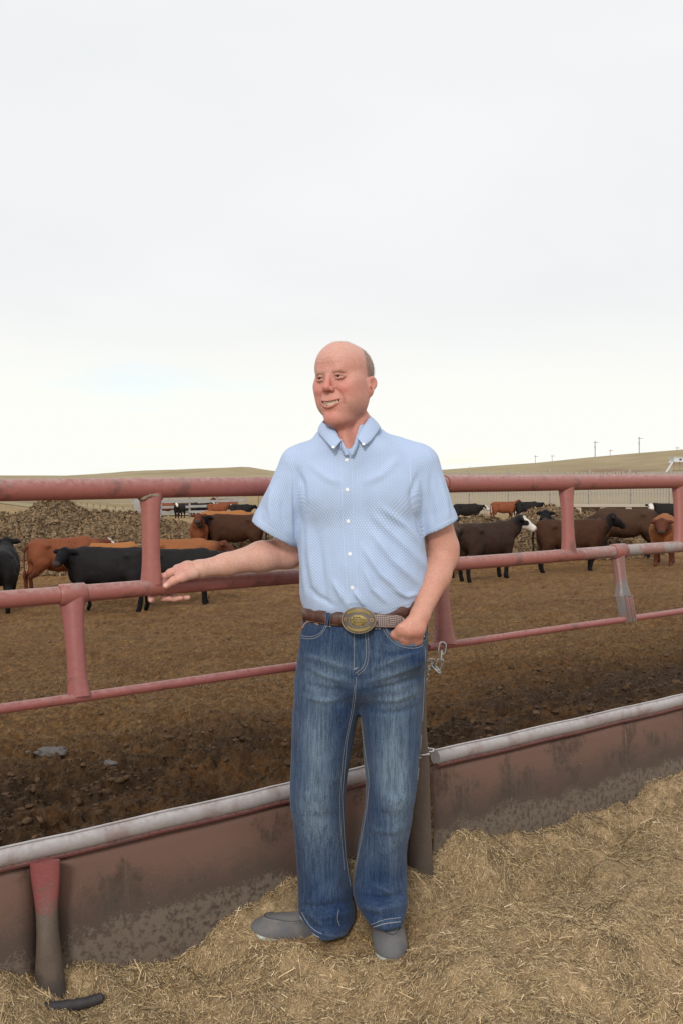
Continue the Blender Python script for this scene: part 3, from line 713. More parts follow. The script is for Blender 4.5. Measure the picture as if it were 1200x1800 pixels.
    folds = [([(655, 905), (700, 950), (748, 1000)], 7, .006), ([(648, 930), (690, 985), (738, 1030)], 7, .0065), ([(636, 960), (670, 1010), (716, 1050)], 6, .006), ([(668, 890), (712, 925), (748, 968)], 6, .005),
             ([(640, 1000), (655, 1035), (680, 1060)], 5, .005), ([(543, 900), (546, 970), (556, 1050)], 7, .006), ([(560, 940), (566, 1000), (574, 1062)], 6, -.004), ([(533, 930), (534, 1000), (540, 1056)], 5, .004),
             ([(520, 820), (532, 850), (538, 900)], 5, -.004), ([(735, 830), (722, 870), (726, 920)], 5, -.004), ([(540, 812), (575, 840), (600, 850)], 7, .003), ([(700, 805), (670, 835), (635, 850)], 7, .003),
             ([(585, 1020), (600, 1045), (612, 1068)], 5, .005), ([(545, 1030), (560, 1050), (590, 1066)], 5, -.004), ([(690, 1035), (712, 1048), (735, 1044)], 4, .004), ([(622, 1038), (632, 1052), (640, 1066)], 3.5, .007),
             ([(480, 850), (476, 890), (480, 930)], 6, .005), ([(500, 850), (497, 895), (502, 940)], 6, -.003), ([(462, 880), (459, 905), (463, 925)], 5, -.002), ([(510, 835), (512, 900), (514, 950)], 4, .004),
             ([(772, 840), (782, 880), (788, 915)], 4, .004), ([(756, 830), (757, 880), (762, 925)], 5, -.004), ([(728, 900), (738, 930), (748, 975)], 4, -.005), ([(600, 870), (590, 930), (588, 1000)], 9, .002), ([(640, 880), (650, 920), (652, 960)], 8, -.002)]
    for p_, w_, a_ in folds: disp += ridge(p_, w_, a_*1.8)
    disp += 0.0022*fbm3(V*np.array([14, 14, 9]), 3, 21)+0.0010*vn3(V*np.array([40, 40, 22]), 5)
    hemz = sstep(1040, 1075, pys)*(pxs > 520)*(pxs < 745)
    disp += hemz*0.0018*np.sin(pxs/7.0+2*np.sin(pxs/23.0))
    # placket: a raised double band down the front
    plx = np.interp(pys, [790, 850, 917, 975, 1032, 1075], [608.5, 609.5, 611.5, 614.5, 618.5, 622])
    pl = (np.abs(pxs-plx) < 9.0)*(pys > 790)*(Y_ < 2.97)
    disp += 0.0018*sstep(9.8, 8.2, np.abs(pxs-plx))*(pys > 788)*(Y_ < 2.97)*(pys < 1062)
    V = V+N0*disp[:, None]
    # arc-length coordinates for the printed pattern
    th = np.arctan2(X_-0.05, -(Y_-2.995)); wt_ = sstep(1.32, 1.40, Z_); u = th*0.150*(1-wt_)+(X_-0.05)*wt_*1.05; v = Z_+0.75*(Y_-2.9)*sstep(1.25, 1.35, Z_)
    iL = np.array([np.interp(0, [0], [0])]*1); 
    def in_sleeve(a, b_, side):
        d = (b_-a)/np.linalg.norm(b_-a); rel = V-a; t = rel @ d; r = np.linalg.norm(rel-t[:, None]*d, axis=1)
        m = (t > -0.02) & (r < 0.105) & ((X_ < -0.138) if side < 0 else (X_ > 0.240)) & (Z_ > 1.2)
        fr = np.array([0, -1.0, 0]); fr = fr-d*(fr @ d); fr /= np.linalg.norm(fr); q = np.cross(d, fr)
        return m, np.arctan2(rel @ q, rel @ fr)*0.068, t
    for a, b_, sd_ in ((aL, bL, -1), (aR, bR, 1)):
        m, uu, t = in_sleeve(a, b_, sd_); u[m] = uu[m]; v[m] = t[m]
    shirt = np_mesh('shirt', V, Q, sm, root, attrs={'puv': np.stack([u, v, np.zeros_like(u)], 1)}, origin=(0.05, 3.0, 1.2))
    sb = bvh_of(V, Q)
    # buttons
    bmt = simple('button', (0.86, 0.86, 0.84), 0.3, var=0.04); th_m = simple('thread', (0.60, 0.70, 0.86), 0.8)
    def button(px, py, r):
        h = proj(sb, px, py, 0.0008)
        if h is None: return
        p, n = h; bm = bmesh.new()
        M = Matrix.Translation(p) @ n.to_track_quat('Z', 'Y').to_matrix().to_4x4()
        bmesh.ops.create_cone(bm, cap_ends=True, segments=20, radius1=r, radius2=r*0.86, depth=0.0026, matrix=M)
        for q in range(4):
            a = q*math.pi/2+0.6
            bmesh.ops.create_cone(bm, cap_ends=True, segments=6, radius1=r*0.12, radius2=r*0.12, depth=0.0008, matrix=M @ Matrix.Translation((math.cos(a)*r*0.3, math.sin(a)*r*0.3, 0.0016)))
        me = bpy.data.meshes.new('button'); bm.to_mesh(me); bm.free(); me.materials.append(bmt)
        link(bpy.data.objects.new('button', me), shirt)
    for q, py in enumerate((808.5, 861, 916.5, 974, 1033)): button(float(np.interp(py, [790, 850, 917, 975, 1032, 1075], [608.5, 609.5, 611.5, 614.5, 618.5, 622])), py, 0.0058)
    # placket edges, yoke, armhole and hem stitching
    def split_tube(m_, P_, r_, seg_=5, jump=0.008):
        run = []
        for p_ in P_:
            if run and (p_-run[-1]).length > jump:
                if len(run) > 1: m_.tube(run, r_, seg_)
                run = []
            run.append(p_)
        if len(run) > 1: m_.tube(run, r_, seg_)
    st = MB()
    for off_ in (-9.2, 9.2):
        path = [(float(np.interp(py, [790, 850, 917, 975, 1032, 1075], [608.5, 609.5, 611.5, 614.5, 618.5, 622]))+off_, py) for py in range(800, 1066, 8)]
        split_tube(st, seam_pts(sb, path, 0.0001), 0.0006)
    for path in ([(519, 822), (518, 860), (519, 905), (520, 945)], [(719, 806), (722, 860), (728, 905), (739, 938)], [(447, 909), (483, 932), (517, 954)], [(744, 937), (770, 924), (794, 912)]):
        P_ = seam_pts(sb, curve_pts(path, 6), 0.0002)
        split_tube(st, P_, 0.0006)
    st.build('stitching', th_m, shirt, kind='stuff')
    # collar: stand and two button-down leaves
    def band(top, bot, name, thick=0.0028, bulge=0.006):
        n = len(top); m = 9; Vg = []; c0 = W(612, 770, 3.0)
        for i in range(n):
            for j in range(m):
                t = j/(m-1); p = top[i]*(1-t)+bot[i]*t
                o_ = p-c0; o_[2] = 0; o_ /= np.linalg.norm(o_)
                Vg.append(p+o_*bulge*math.sin(math.pi*t)*0.8)
        Fq = [(i*m+j, (i+1)*m+j, (i+1)*m+j+1, i*m+j+1) for i in range(n-1) for j in range(m-1)]
        Vg = np.array(Vg); uvv = np.zeros((len(Vg), 3)); uvv[:, 0] = (np.repeat(np.arange(n), m))*0.0075; uvv[:, 1] = np.tile(np.arange(m), n)*0.0055
        me = np_mesh(name, Vg, np.array(Fq), sm, None, attrs={'puv': uvv}, make=False)
        o = bpy.data.objects.new(name, me); link(o, shirt)
        s_ = o.modifiers.new('thickness', 'SOLIDIFY'); s_.thickness = thick; s_.offset = 0
        return Vg
    back = W(607, 741, 3.072)
    Lt = curve_pts([W(600.5, 774, 2.878), W(595, 768, 2.886), W(586, 757, 2.905), W(573, 746, 2.945), W(568.5, 742, 2.985), W(577, 735, 3.035), back], 6)
    Lb = curve_pts([W(587, 791, 2.864), W(577, 780, 2.882), W(569, 771, 2.910), W(562, 763, 2.950), W(560, 757, 2.99), W(570, 752, 3.065), W(607, 752, 3.10)], 6)
    VL = band(Lt, Lb, 'collar')
    Rt = curve_pts([W(627, 770, 2.874), W(631, 761, 2.884), W(636, 752, 2.900), W(646, 737, 2.940), W(648, 730, 2.985), W(640, 731, 3.035), back], 6)
    Rb = curve_pts([W(638.5, 785, 2.858), W(651, 775, 2.876), W(659, 765, 2.905), W(666, 755, 2.950), W(667, 751, 2.99), W(652, 750, 3.065), W(607, 752, 3.10)], 6)
    VR = band(Rt, Rb, 'collar')
    # collar stand and front edges along the opening
    for side in (-1, 1):
        if side < 0: T_ = [W(612.5, 799, 2.866), W(606, 785, 2.874), W(599, 773, 2.884), W(589, 762, 2.912), W(577, 752, 2.955), W(574, 749, 3.0), back+[0, -0.006, -0.012]]; dx_ = -6
        else: T_ = [W(614, 799, 2.864), W(621, 784, 2.870), W(628, 771, 2.880), W(635, 757, 2.908), W(644, 744, 2.955), W(645, 741, 3.0), back+[0, -0.006, -0.012]]; dx_ = 6
        tp = curve_pts(T_, 6); n = len(tp); bt = []
        for i, p in enumerate(tp):
            w_ = min(1.0, i/6)
            q = p+np.array([dx_/F_PX*2.9, 0.004, -0.004])*(1-0.6*w_)+np.array([0, 0, -0.020*w_]); 
            bt.append(q)
        Vg = np.array(tp+bt); Fq = np.array([(i, i+1, n+i+1, n+i) for i in range(n-1)])
        uvv = np.zeros((2*n, 3)); uvv[:, 0] = np.tile(np.arange(n), 2)*0.006; uvv[n:, 1] = 0.018
        me = np_mesh('collar_stand', Vg, Fq, sm, None, attrs={'puv': uvv}, make=False); o = bpy.data.objects.new('collar_stand', me); link(o, shirt)
        s_ = o.modifiers.new('thickness', 'SOLIDIFY'); s_.thickness = 0.0024; s_.offset = 0
    for (px, py, Yc) in ((586, 786, 2.862), (638.2, 780.5, 2.855)):
        bm = bmesh.new(); M = Matrix.Translation(Vector(W(px, py, Yc))) @ Vector((0, -1, 0.35)).to_track_quat('Z', 'Y').to_matrix().to_4x4()
        bmesh.ops.create_cone(bm, cap_ends=True, segments=16, radius1=0.0043, radius2=0.0038, depth=0.0024, matrix=M)
        me = bpy.data.meshes.new('button'); bm.to_mesh(me); bm.free(); me.materials.append(bmt); link(bpy.data.objects.new('button', me), shirt)

    # ================ JEANS
    f = Field((-0.22, 2.76, 0.0), (0.33, 3.20, 1.06), 0.0040)
    def jr(py, l, r, cy, b_): return (CAM_Z-(py-822.0)*cy/F_PX, ((l+r)/2-600)*cy/F_PX, cy, (r-l)/2*cy/F_PX, b_)
    c_ = 2.985
    f.op(loft([jr(1060, 538, 749, c_, .112), jr(1090, 532, 751, c_, .117), jr(1120, 527, 751, c_, .122), jr(1160, 522, 749, c_, .126), jr(1200, 518, 746, c_, .118), jr(1222, 528, 736, c_, .085), jr(1248, 560, 705, c_, .035)], R(-6), 2.4), 0)
    gl = Field(f.lo, f.hi, f.h)
    gl.op(loft([jr(1165, 545, 620, c_, .070), jr(1190, 530, 630, c_, .098), jr(1215, 522, 632, c_, .104), jr(1250, 517, 630, c_, .103), jr(1300, 515, 620, c_-.005, .097), jr(1370, 512, 608, c_-.01, .088), jr(1410, 511, 604, c_-.012, .083), jr(1440, 516, 605, c_-.005, .080),
                jr(1490, 521, 608, c_+.01, .080), jr(1530, 525, 612, c_+.015, .084), jr(1570, 527, 617, c_+.01, .090), jr(1600, 528, 622, c_-.005, .097), jr(1618, 532, 622, c_-.02, .098), jr(1628, 534, 620, c_-.02, .097)], R(-25), 2.2), 0)
    gl.op(plane(W(545, 1634, 2.90), (-0.62, -0.1, -0.75), f.lo, f.hi), 0.006, inter=True)
    gl.op(plane(W(612, 1642, 2.90), (0.42, -0.1, -0.85), f.lo, f.hi), 0.006, inter=True)
    gr = Field(f.lo, f.hi, f.h)
    gr.op(loft([jr(1165, 655, 728, c_, .070), jr(1190, 638, 738, c_, .098), jr(1215, 634, 742, c_, .104), jr(1250, 631, 741, c_-.003, .103), jr(1300, 637, 738, c_-.01, .097), jr(1370, 643, 732, c_-.02, .088), jr(1410, 644, 726, c_-.025, .083), jr(1440, 638, 722, c_-.015, .080),
                jr(1490, 628, 713, c_-.005, .080), jr(1530, 622, 712, c_, .084), jr(1560, 619, 715, c_-.01, .092), jr(1585, 622, 714, c_-.03, .098), jr(1604, 636, 709, c_-.045, .094), jr(1612, 640, 707, c_-.05, .090)], R(10), 2.2), 0)
    gr.op(plane(W(650, 1633, 2.86), (-0.20, 0.0, -0.95), f.lo, f.hi), 0.004, inter=True)
    f.F = smin(f.F, smin(gl.F, gr.F, 0.005), 0.022)
    f.op(ell(W(714, 1152, 2.885), (0.052, 0.036, 0.046)), 0.035)
    f.op(ell(W(711, 1097, 2.825), (0.062, 0.066, 0.0645)), 0.002, sub=True)
    V, Q = f.mesh(); V = relax(V, Q, 1, 0.5)
    X_, Y_, Z_ = V.T; pxs = 600+F_PX*X_/Y_; pys = 822+F_PX*(CAM_Z-Z_)/Y_; N0 = vnormals(V, Q); front = sstep(0.3, -0.3, N0[:, 1])
    folds = [
        # whiskers off the crotch, left and right
        ([(545, 1175), (580, 1190), (618, 1200)], 5, .0050), ([(540, 1200), (575, 1212), (612, 1214)], 4.5, -.0045), ([(532, 1222), (570, 1232), (606, 1226)], 5, .0050), ([(530, 1150), (570, 1160), (615, 1176)], 5, .0035),
        ([(640, 1200), (680, 1188), (735, 1168)], 5, .0050), ([(645, 1214), (690, 1206), (738, 1190)], 4.5, -.0045), ([(650, 1230), (695, 1230), (738, 1214)], 5, .0045), ([(650, 1180), (690, 1160), (735, 1145)], 4.5, .0035), ([(655, 1250), (690, 1254), (736, 1240)], 5, -.0035),
        ([(660, 1145), (690, 1152), (740, 1140)], 4, -.003),
        # knees and below
        ([(520, 1390), (548, 1402), (590, 1398)], 9, .0022), ([(530, 1428), (566, 1440), (602, 1428)], 8, -.0028), ([(660, 1392), (694, 1408), (722, 1398)], 8, .003), ([(655, 1425), (690, 1438), (722, 1424)], 8, -.0035), ([(640, 1455), (680, 1462), (716, 1450)], 6, .004),
        ([(572, 1440), (592, 1480), (606, 1540)], 6, .005), ([(535, 1450), (540, 1520), (548, 1580)], 7, .004), ([(700, 1440), (684, 1500), (690, 1560)], 7, .006), ([(660, 1470), (650, 1530), (652, 1580)], 6, -.004),
        # breaks above the hems
        ([(528, 1592), (560, 1596), (618, 1584)], 5, -.007), ([(532, 1606), (570, 1614), (624, 1602)], 6, .008), ([(540, 1628), (575, 1632), (620, 1622)], 4, -.005), ([(556, 1640), (590, 1646), (618, 1638)], 3, .004),
        ([(626, 1590), (665, 1600), (712, 1588)], 6, .008), ([(630, 1574), (670, 1580), (712, 1570)], 5, -.007), ([(644, 1608), (676, 1614), (708, 1606)], 5, -.005), ([(655, 1556), (680, 1566), (700, 1585)], 4, .005),
        ([(548, 1600), (556, 1618), (575, 1636)], 4, .006), ([(600, 1500), (612, 1540), (618, 1575)], 4, .004)]
    disp = np.zeros(len(V))
    for p_, w_, a_ in folds: disp += ridge(p_, w_, a_*1.35)
    disp += 0.0020*fbm3(V*np.array([12, 12, 9]), 3, 31)+0.0008*vn3(V*np.array([34, 34, 26]), 7)
    # fly flap
    fl = (pxs > 617)*(pxs < np.interp(pys, [1100, 1160, 1178, 1185], [642, 642, 632, 620]))*(pys > 1085)*(pys < 1185)*(Y_ < 2.95)
    disp += 0.0015*fl
    Vn = V+N0*disp[:, None]
    # denim colour: indigo, rubbed pale down the thighs and knees, lighter on whiskers
    fade = 0.80*np.exp(-(((pxs-558)/30)**2+((pys-1330)/120)**2))+0.78*np.exp(-(((pxs-693)/28)**2+((pys-1340)/115)**2))
    fade += 0.50*np.exp(-(((pxs-553)/28)**2+((pys-1450)/60)**2))+0.45*np.exp(-(((pxs-700)/20)**2+((pys-1400)/50)**2))+0.42*np.exp(-(((pxs-575)/40)**2+((pys-1195)/38)**2))+0.38*np.exp(-(((pxs-695)/38)**2+((pys-1200)/45)**2))
    fade += 0.25*np.exp(-(((pxs-690)/14)**2+((pys-1500)/60)**2))
    fade = fade*front
    wh = np.zeros(len(V))
    for p_, w_, a_ in folds[:10]: wh += ridge(p_, w_*0.9, 0.24 if a_ > 0 else -0.16)
    for p_, w_, a_ in folds[22:]: wh += ridge(p_, w_*0.8, 0.14 if a_ > 0 else -0.10)
    wh += 0.14*vn3(V*np.array([30, 30, 75]), 13)*np.exp(-((pys-1190)/55)**2)*front
    edge = ridge([(633, 1245), (645, 1370), (640, 1430), (622, 1540)], 3.0, 0.20, False)+ridge([(605, 1380), (607, 1460), (617, 1560)], 2.5, 0.14, False)
    fd = np.clip(fade+wh+edge+0.10+0.16*fbm3(V*9, 3, 17), 0.0, 1.0)
    dark = np.array([0.017, 0.036, 0.086]); pale = np.array([0.118, 0.165, 0.218])
    col = dark*(1-fd[:, None])+pale*fd[:, None]
    dirt = (sstep(0.10, 0.02, Z_)*0.25)[:, None]; col = col*(1-dirt)+np.array([0.10, 0.085, 0.06])*dirt
    jm, nt, b, N = newmat('denim'); co = objco(N)
    cA = N('ShaderNodeAttribute', attribute_name='Col').outputs['Color']
    mpv = N('ShaderNodeMapping', {0: co, 3: (520, 520, 26)}).outputs[0]; s1 = noise(N, mpv, 1.0, 3, 0.7)
    mpv2 = N('ShaderNodeMapping', {0: co, 3: (160, 160, 420)}).outputs[0]; s2 = noise(N, mpv2, 1.0, 2, 0.6)
    mpv3 = N('ShaderNodeMapping', {0: co, 3: (150, 150, 7)}).outputs[0]; s3 = noise(N, mpv3, 1.0, 3, 0.7)
    ss = N('ShaderNodeMath', {0: N('ShaderNodeMath', {0: s1, 1: s3}, operation='ADD').outputs[0], 1: N('ShaderNodeMath', {0: s2, 1: 0.5}, operation='MULTIPLY').outputs[0]}, operation='ADD').outputs[0]
    lt = N('ShaderNodeMix', {0: 1.0, 6: cA, 7: (1.62, 1.52, 1.45, 1)}, data_type='RGBA', blend_type='MULTIPLY').outputs[2]
    dk = N('ShaderNodeMix', {0: 1.0, 6: cA, 7: (0.50, 0.56, 0.62, 1)}, data_type='RGBA', blend_type='MULTIPLY').outputs[2]
    nt.links.new(mixc(N, ramp(N, ss, 0.92, 1.58), dk, lt), b.inputs['Base Color'])
    b.inputs['Roughness'].default_value = 0.9; b.inputs['Specular IOR Level'].default_value = 0.15; b.inputs['Sheen Weight'].default_value = 0.1
    bump(N, nt, b, s2, 0.0006)
    jeans = np_mesh('jeans', Vn, Q, jm, root, cols=col, origin=(0.06, 2.99, 0.6))
    jb = bvh_of(Vn, Q)
    tmt = simple('stitch_thread', (0.27, 0.29, 0.30), 0.7, var=0.2, vscale=300)
    tgold = simple('seam_thread', (0.30, 0.34, 0.38), 0.8, var=0.3, vscale=400)
    st = MB()
    def stitch(path, r=0.0009, off=0.0006, smooth=True, dash=True):
        P_ = seam_pts(jb, curve_pts(path, 6) if smooth else path, off, 1.0)
        P_ = [P_[0]]+[q for p_, q in zip(P_[:-1], P_[1:]) if abs(q.y-p_.y) < 0.012] if P_ else P_
        if len(P_) < 3: return
        if not dash: st.tube(P_, r, 4); return
        for i in range(0, len(P_)-2, 3):
            st.tube(P_[i:i+3], r, 4)
    for o_ in (0, 4):
        stitch([(531-o_*0.2, 1121-o_), (540, 1123-o_), (556, 1121-o_), (568, 1111-o_), (577-o_, 1096-o_)], 0.0008, dash=False)
        stitch([(671+o_, 1103), (680+o_*0.8, 1118-o_*0.3), (695+o_*0.5, 1132-o_*0.7), (715, 1139-o_), (735, 1138-o_), (746, 1130-o_)], 0.0008, dash=False)
    stitch([(622, 1110), (622, 1140), (622, 1178)], 0.0011); stitch([(641, 1110), (643, 1140), (642, 1160), (636, 1174), (624, 1184)], 0.0008, dash=False); stitch([(645.5, 1110), (647.5, 1142), (646, 1163), (639, 1178), (626, 1188)], 0.0010)
    stitch([(621, 1177), (628, 1174)], 0.0018, smooth=False, dash=False)
    stitch([(626, 1190), (622, 1240), (610, 1300), (604.5, 1360), (601, 1400)], 0.0010); stitch([(601, 1400), (603.5, 1450), (608, 1510), (616, 1560)], 0.0010)
    stitch([(623, 1205), (617, 1250), (604, 1320), (598, 1390), (598, 1450), (605, 1530)], 0.0008)
    stitch([(634, 1262), (641, 1320), (648, 1370), (645, 1420)], 0.0010); stitch([(645, 1420), (634, 1480), (624, 1530)], 0.0010)
    stitch([(748, 1108), (746, 1160), (744, 1210), (740, 1290), (733, 1370)], 0.0012)
    stitch([(528, 1610), (537, 1628), (548, 1640), (562, 1648)], 0.0014, dash=False); stitch([(531, 1604), (541, 1622), (552, 1634), (566, 1642)], 0.0010, dash=False)
    stitch([(652, 1631), (675, 1624), (703, 1620)], 0.0014, dash=False); stitch([(652, 1625), (675, 1617), (704, 1613)], 0.0009, dash=False)
    stitch([(595, 1600), (593, 1615), (597, 1628)], 0.0012)
    st.build('stitching', tmt, jeans, kind='stuff')
    # pocket lip (a cord of denim) round each pocket mouth
    lip = simple('denim_edge', (0.10, 0.155, 0.23), 0.9, var=0.3, vscale=200)
    for path in ([(675, 1100), (684, 1114), (697, 1127), (715, 1133), (734, 1132), (746, 1124), (750, 1112)],):
        P_ = seam_pts(jb, curve_pts(path, 6), 0.0020, 1.5); m = MB(); m.tube(P_, 0.0026, 6); m.build('pocket_edge', lip, jeans)
    # inner lining of his other pocket, orange-tan trim
    tr = simple('pocket_trim', (0.45, 0.25, 0.16), 0.8, var=0.2)
    P_ = seam_pts(jb, curve_pts([(532, 1104), (537, 1096), (546, 1092), (560, 1098)], 5), 0.0008, 1.5)
    if len(P_) > 2: m = MB(); m.tube(P_, 0.0022, 6); m.build('pocket_trim', tr, jeans)
    # rivet
    for (px, py) in ((744, 1119), (676, 1099)):
        h = proj(jb, px, py, 0.001)
        if h:
            m = MB(); bmesh.ops.create_uvsphere(m.bm, u_segments=10, v_segments=6, radius=0.0032, matrix=Matrix.Translation(h[0])); m.build('rivet', simple('rivet_metal', (0.5, 0.48, 0.45), 0.35, 0.9), jeans)

    # ================ BELT
    bl = Vector((0, 0, 0))
    belt_m, nt, b, N = newmat('belt_leather'); co = objco(N); ff = noise(N, co, 40, 5)
    nt.links.new(mixc(N, ramp(N, ff, 0.3, 0.75), (0.055, 0.022, 0.016), (0.13, 0.055, 0.038)), b.inputs['Base Color']); b.inputs['Roughness'].default_value = 0.42; bump(N, nt, b, noise(N, co, 300, 3), 0.0005)
    n = 96; top = []; bot = []
    cy = 2.985
    for i in range(n):
        a = 2*math.pi*i/n; cx = (641-600)*cy/F_PX
        ca, sa = math.cos(a), math.sin(a); e = 2/2.3
        lx = 0.1905*abs(ca)**e*(1 if ca > 0 else -1); ly = 0.1215*abs(sa)**e*(1 if sa > 0 else -1)
        X = cx+lx*math.cos(R(-6))-ly*math.sin(R(-6)); Y = cy+lx*math.sin(R(-6))+ly*math.cos(R(-6))
        px = 600+F_PX*X/Y
        pt = np.interp(px, [535, 580, 628, 665, 700, 750], [1069, 1075, 1077, 1073, 1064, 1051])
        pb = pt+np.interp(px, [535, 628, 750], [23, 26.5, 25.5])
        if Y > cy: pt, pb = 1064-(px-640)*0.06, 1088-(px-640)*0.06; Yr = Y
        zt = CAM_Z-(pt-822)*(Y)/F_PX; zb = CAM_Z-(pb-822)*(Y)/F_PX
        if Y > cy: zt = CAM_Z-(pt-822)*2.9/F_PX; zb = zt-0.042
        top.append((X, Y, zt)); bot.append((X, Y, zb))
    top = np.array(top); bot = np.array(bot)
    for _ in range(3): top[:, 2] = (np.roll(top[:, 2], 1)+2*top[:, 2]+np.roll(top[:, 2], -1))/4; bot[:, 2] = (np.roll(bot[:, 2], 1)+2*bot[:, 2]+np.roll(bot[:, 2], -1))/4
    Vg = np.concatenate([top, top*0.5+bot*0.5, bot]); cxy = np.array([0.072, 2.985])
    mid = slice(n, 2*n); d = Vg[mid, :2]-cxy; d /= np.linalg.norm(d, axis=1, keepdims=True); Vg[mid, :2] += d*0.0012
    Fq = np.array([(k*n+i, k*n+(i+1) % n, (k+1)*n+(i+1) % n, (k+1)*n+i) for k in range(2) for i in range(n)])
    belt = np_mesh('belt', Vg, Fq, belt_m, root, origin=(0.07, 2.985, 0.98)); s_ = belt.modifiers.new('thickness', 'SOLIDIFY'); s_.thickness = 0.0042; s_.offset = 0.6
    bb = bvh_of(Vg, Fq)
    # edge stitching of the belt
    tan = simple('belt_thread', (0.32, 0.20, 0.13), 0.7); m = MB()
    for k_, fr in ((0, 0.10), (2, 0.90)):
        for x0, x1 in ((540, 596), (664, 728)):
            P_ = []
            for px in np.arange(x0, x1, 2.0):
                i = np.argmin(np.abs(600+F_PX*top[:, 0]/top[:, 1]-px)+(top[:, 1] > 2.99)*1e3); t_ = top[i]*(1-fr)+bot[i]*fr
                h = proj(bb, px, 822+F_PX*(CAM_Z-t_[2])/t_[1], 0.0045)
                if h: P_.append(h[0])
            for i in range(0, len(P_)-1, 2): m.tube(P_[i:i+2], 0.0007, 4)
    m.build('stitching', tan, belt, kind='stuff')
    # belt loops
    for pts_ in ([(578, 1068), (578.5, 1078), (578, 1090), (577.5, 1099)], [(656, 1068), (659, 1080), (662, 1092), (663, 1103)]):
        P_ = [proj(bb, px, min(py, 1096) if px < 600 else min(py, 1095), 0.007) for px, py in pts_]
        P_ = [h[0] for h in P_ if h]; 
        if len(P_) < 2: continue
        P_[-1] = P_[-1]; last = proj(jb, pts_[-1][0], pts_[-1][1]+2, 0.003)
        if last: P_.append(last[0])
        m = MB(); m.tube(P_, [(0.0024, 0.0072)]*len(P_), 12); lo = m.build('belt_loop', jm, jeans)
        ca_ = lo.data.color_attributes.new('Col', 'FLOAT_COLOR', 'POINT')
        ca_.data.foreach_set('color', np.tile([0.035, 0.07, 0.15, 1], len(lo.data.vertices)).astype(np.float32))
        m = MB()
        for o_ in (-4.2, 4.2):
            Q_ = [p+Vector((o_/F_PX*2.85, -0.0028, 0)) for p in P_]; m.tube(Q_, 0.0005, 4)
        m.tube([P_[-1]+Vector((-0.0085, -0.003, 0)), P_[-1]+Vector((0.0085, -0.003, 0))], 0.0016, 5)
        m.build('stitching', tmt, lo)
    # strap end with basket weave tooling, tapering to a rounded tip
    bc = W(629, 1090.5, 2.838)
    stp, nt, b, N = newmat('tooled_leather'); co = objco(N)
    mpv = N('ShaderNodeMapping', {0: co, 2: (0, R(45), 0)}).outputs[0]
    ck = N('ShaderNodeTexChecker', {0: mpv, 3: 230.0}).outputs['Fac']; nt.links.new(mixc(N, ck, (0.16, 0.115, 0.105), (0.40, 0.33, 0.31)), b.inputs['Base Color'])
    b.inputs['Roughness'].default_value = 0.35; b.inputs['Metallic'].default_value = 0.25; bump(N, nt, b, ck, 0.001)
    m = MB(); sp = []
    for t in np.linspace(0, 1, 14):
        px = 650+62*t; py = 1091.5+1.0*t; h = proj(bb, px, min(py, 1088), 0.0085)
        p = Vector(W(px, py, (h[0].y if h else 2.86)))
        hw = 0.0185*(1 if t < 0.72 else math.sqrt(max(0.0, 1-((t-0.72)/0.285)**2)))
        sp.append((p, max(0.001, hw)))
    m.tube([p for p, _ in sp], [(w, 0.0022) for _, w in sp], 16); strap = m.build('belt_strap', stp, belt)
    m = MB()
    for sgn in (-1, 1): m.tube([p+Vector((0, -0.0022, sgn*(w-0.0022))) for p, w in sp[:-1]], 0.0007, 4)
    m.build('stitching', tan, strap)
    # ---- buckle
    brass = simple('antique_brass', (0.42, 0.32, 0.13), 0.30, 0.9, var=0.25, vscale=160); silver = simple('aged_silver', (0.22, 0.19, 0.16), 0.34, 0.85, var=0.5, vscale=420, bmp=0.0014, bscale=650)
    rope = simple('rope_edge', (0.50, 0.40, 0.28), 0.28, 0.9, var=0.15); dkm = simple('engraving', (0.03, 0.022, 0.015), 0.5)
    BM = rz(R(-9)) @ rx(R(-4))
    def bp(u, v, w=0.0):      # buckle plane: u right, v up, w out
        du = u*2.838/F_PX; dv = v*2.838/F_PX; w = w-8.0*(du*du)*0.9
        return Vector(bc+BM @ np.array([du, -w, dv]))
    def oval(m, ru, rv, w0, w1, cu=0, cv=0, n=48, dome=0.0):
        rings = []
        for k, (s_, w_) in enumerate(((1.0, w0), (1.0, w1-0.0006), (0.965, w1))):
            rings.append([m.bm.verts.new(bp(cu+ru*s_*math.cos(a), cv+rv*s_*math.sin(a), w_)) for a in [2*math.pi*i/n for i in range(n)]])
        for A, B in zip(rings[:-1], rings[1:]):
            for i in range(n): m.bm.faces.new((A[i], A[(i+1) % n], B[(i+1) % n], B[i]))
        prev = rings[-1]
        for s_ in (0.66, 0.33):
            R_ = [m.bm.verts.new(bp(cu+ru*s_*math.cos(a), cv+rv*s_*math.sin(a), w1+dome*(1-s_*s_))) for a in [2*math.pi*i/n for i in range(n)]]
            for i in range(n): m.bm.faces.new((prev[i], prev[(i+1) % n], R_[(i+1) % n], R_[i]))
            prev = R_
        m.bm.faces.new(prev)
    m = MB(); oval(m, 29.6, 21.8, -0.006, 0.0030, dome=0.0012); buckle = m.build('buckle', silver, belt)
    m = MB()
    nb_ = 92
    for i in range(nb_):
        a = 2*math.pi*i/nb_; p = bp(30.2*math.cos(a), 22.4*math.sin(a), 0.0028); q = bp(30.9*math.cos(a+0.05), 23.0*math.sin(a+0.05), 0.0018)
        bmesh.ops.create_icosphere(m.bm, subdivisions=1, radius=0.0021, matrix=Matrix.Translation(p))
    m.build('rope_edge', rope, buckle)
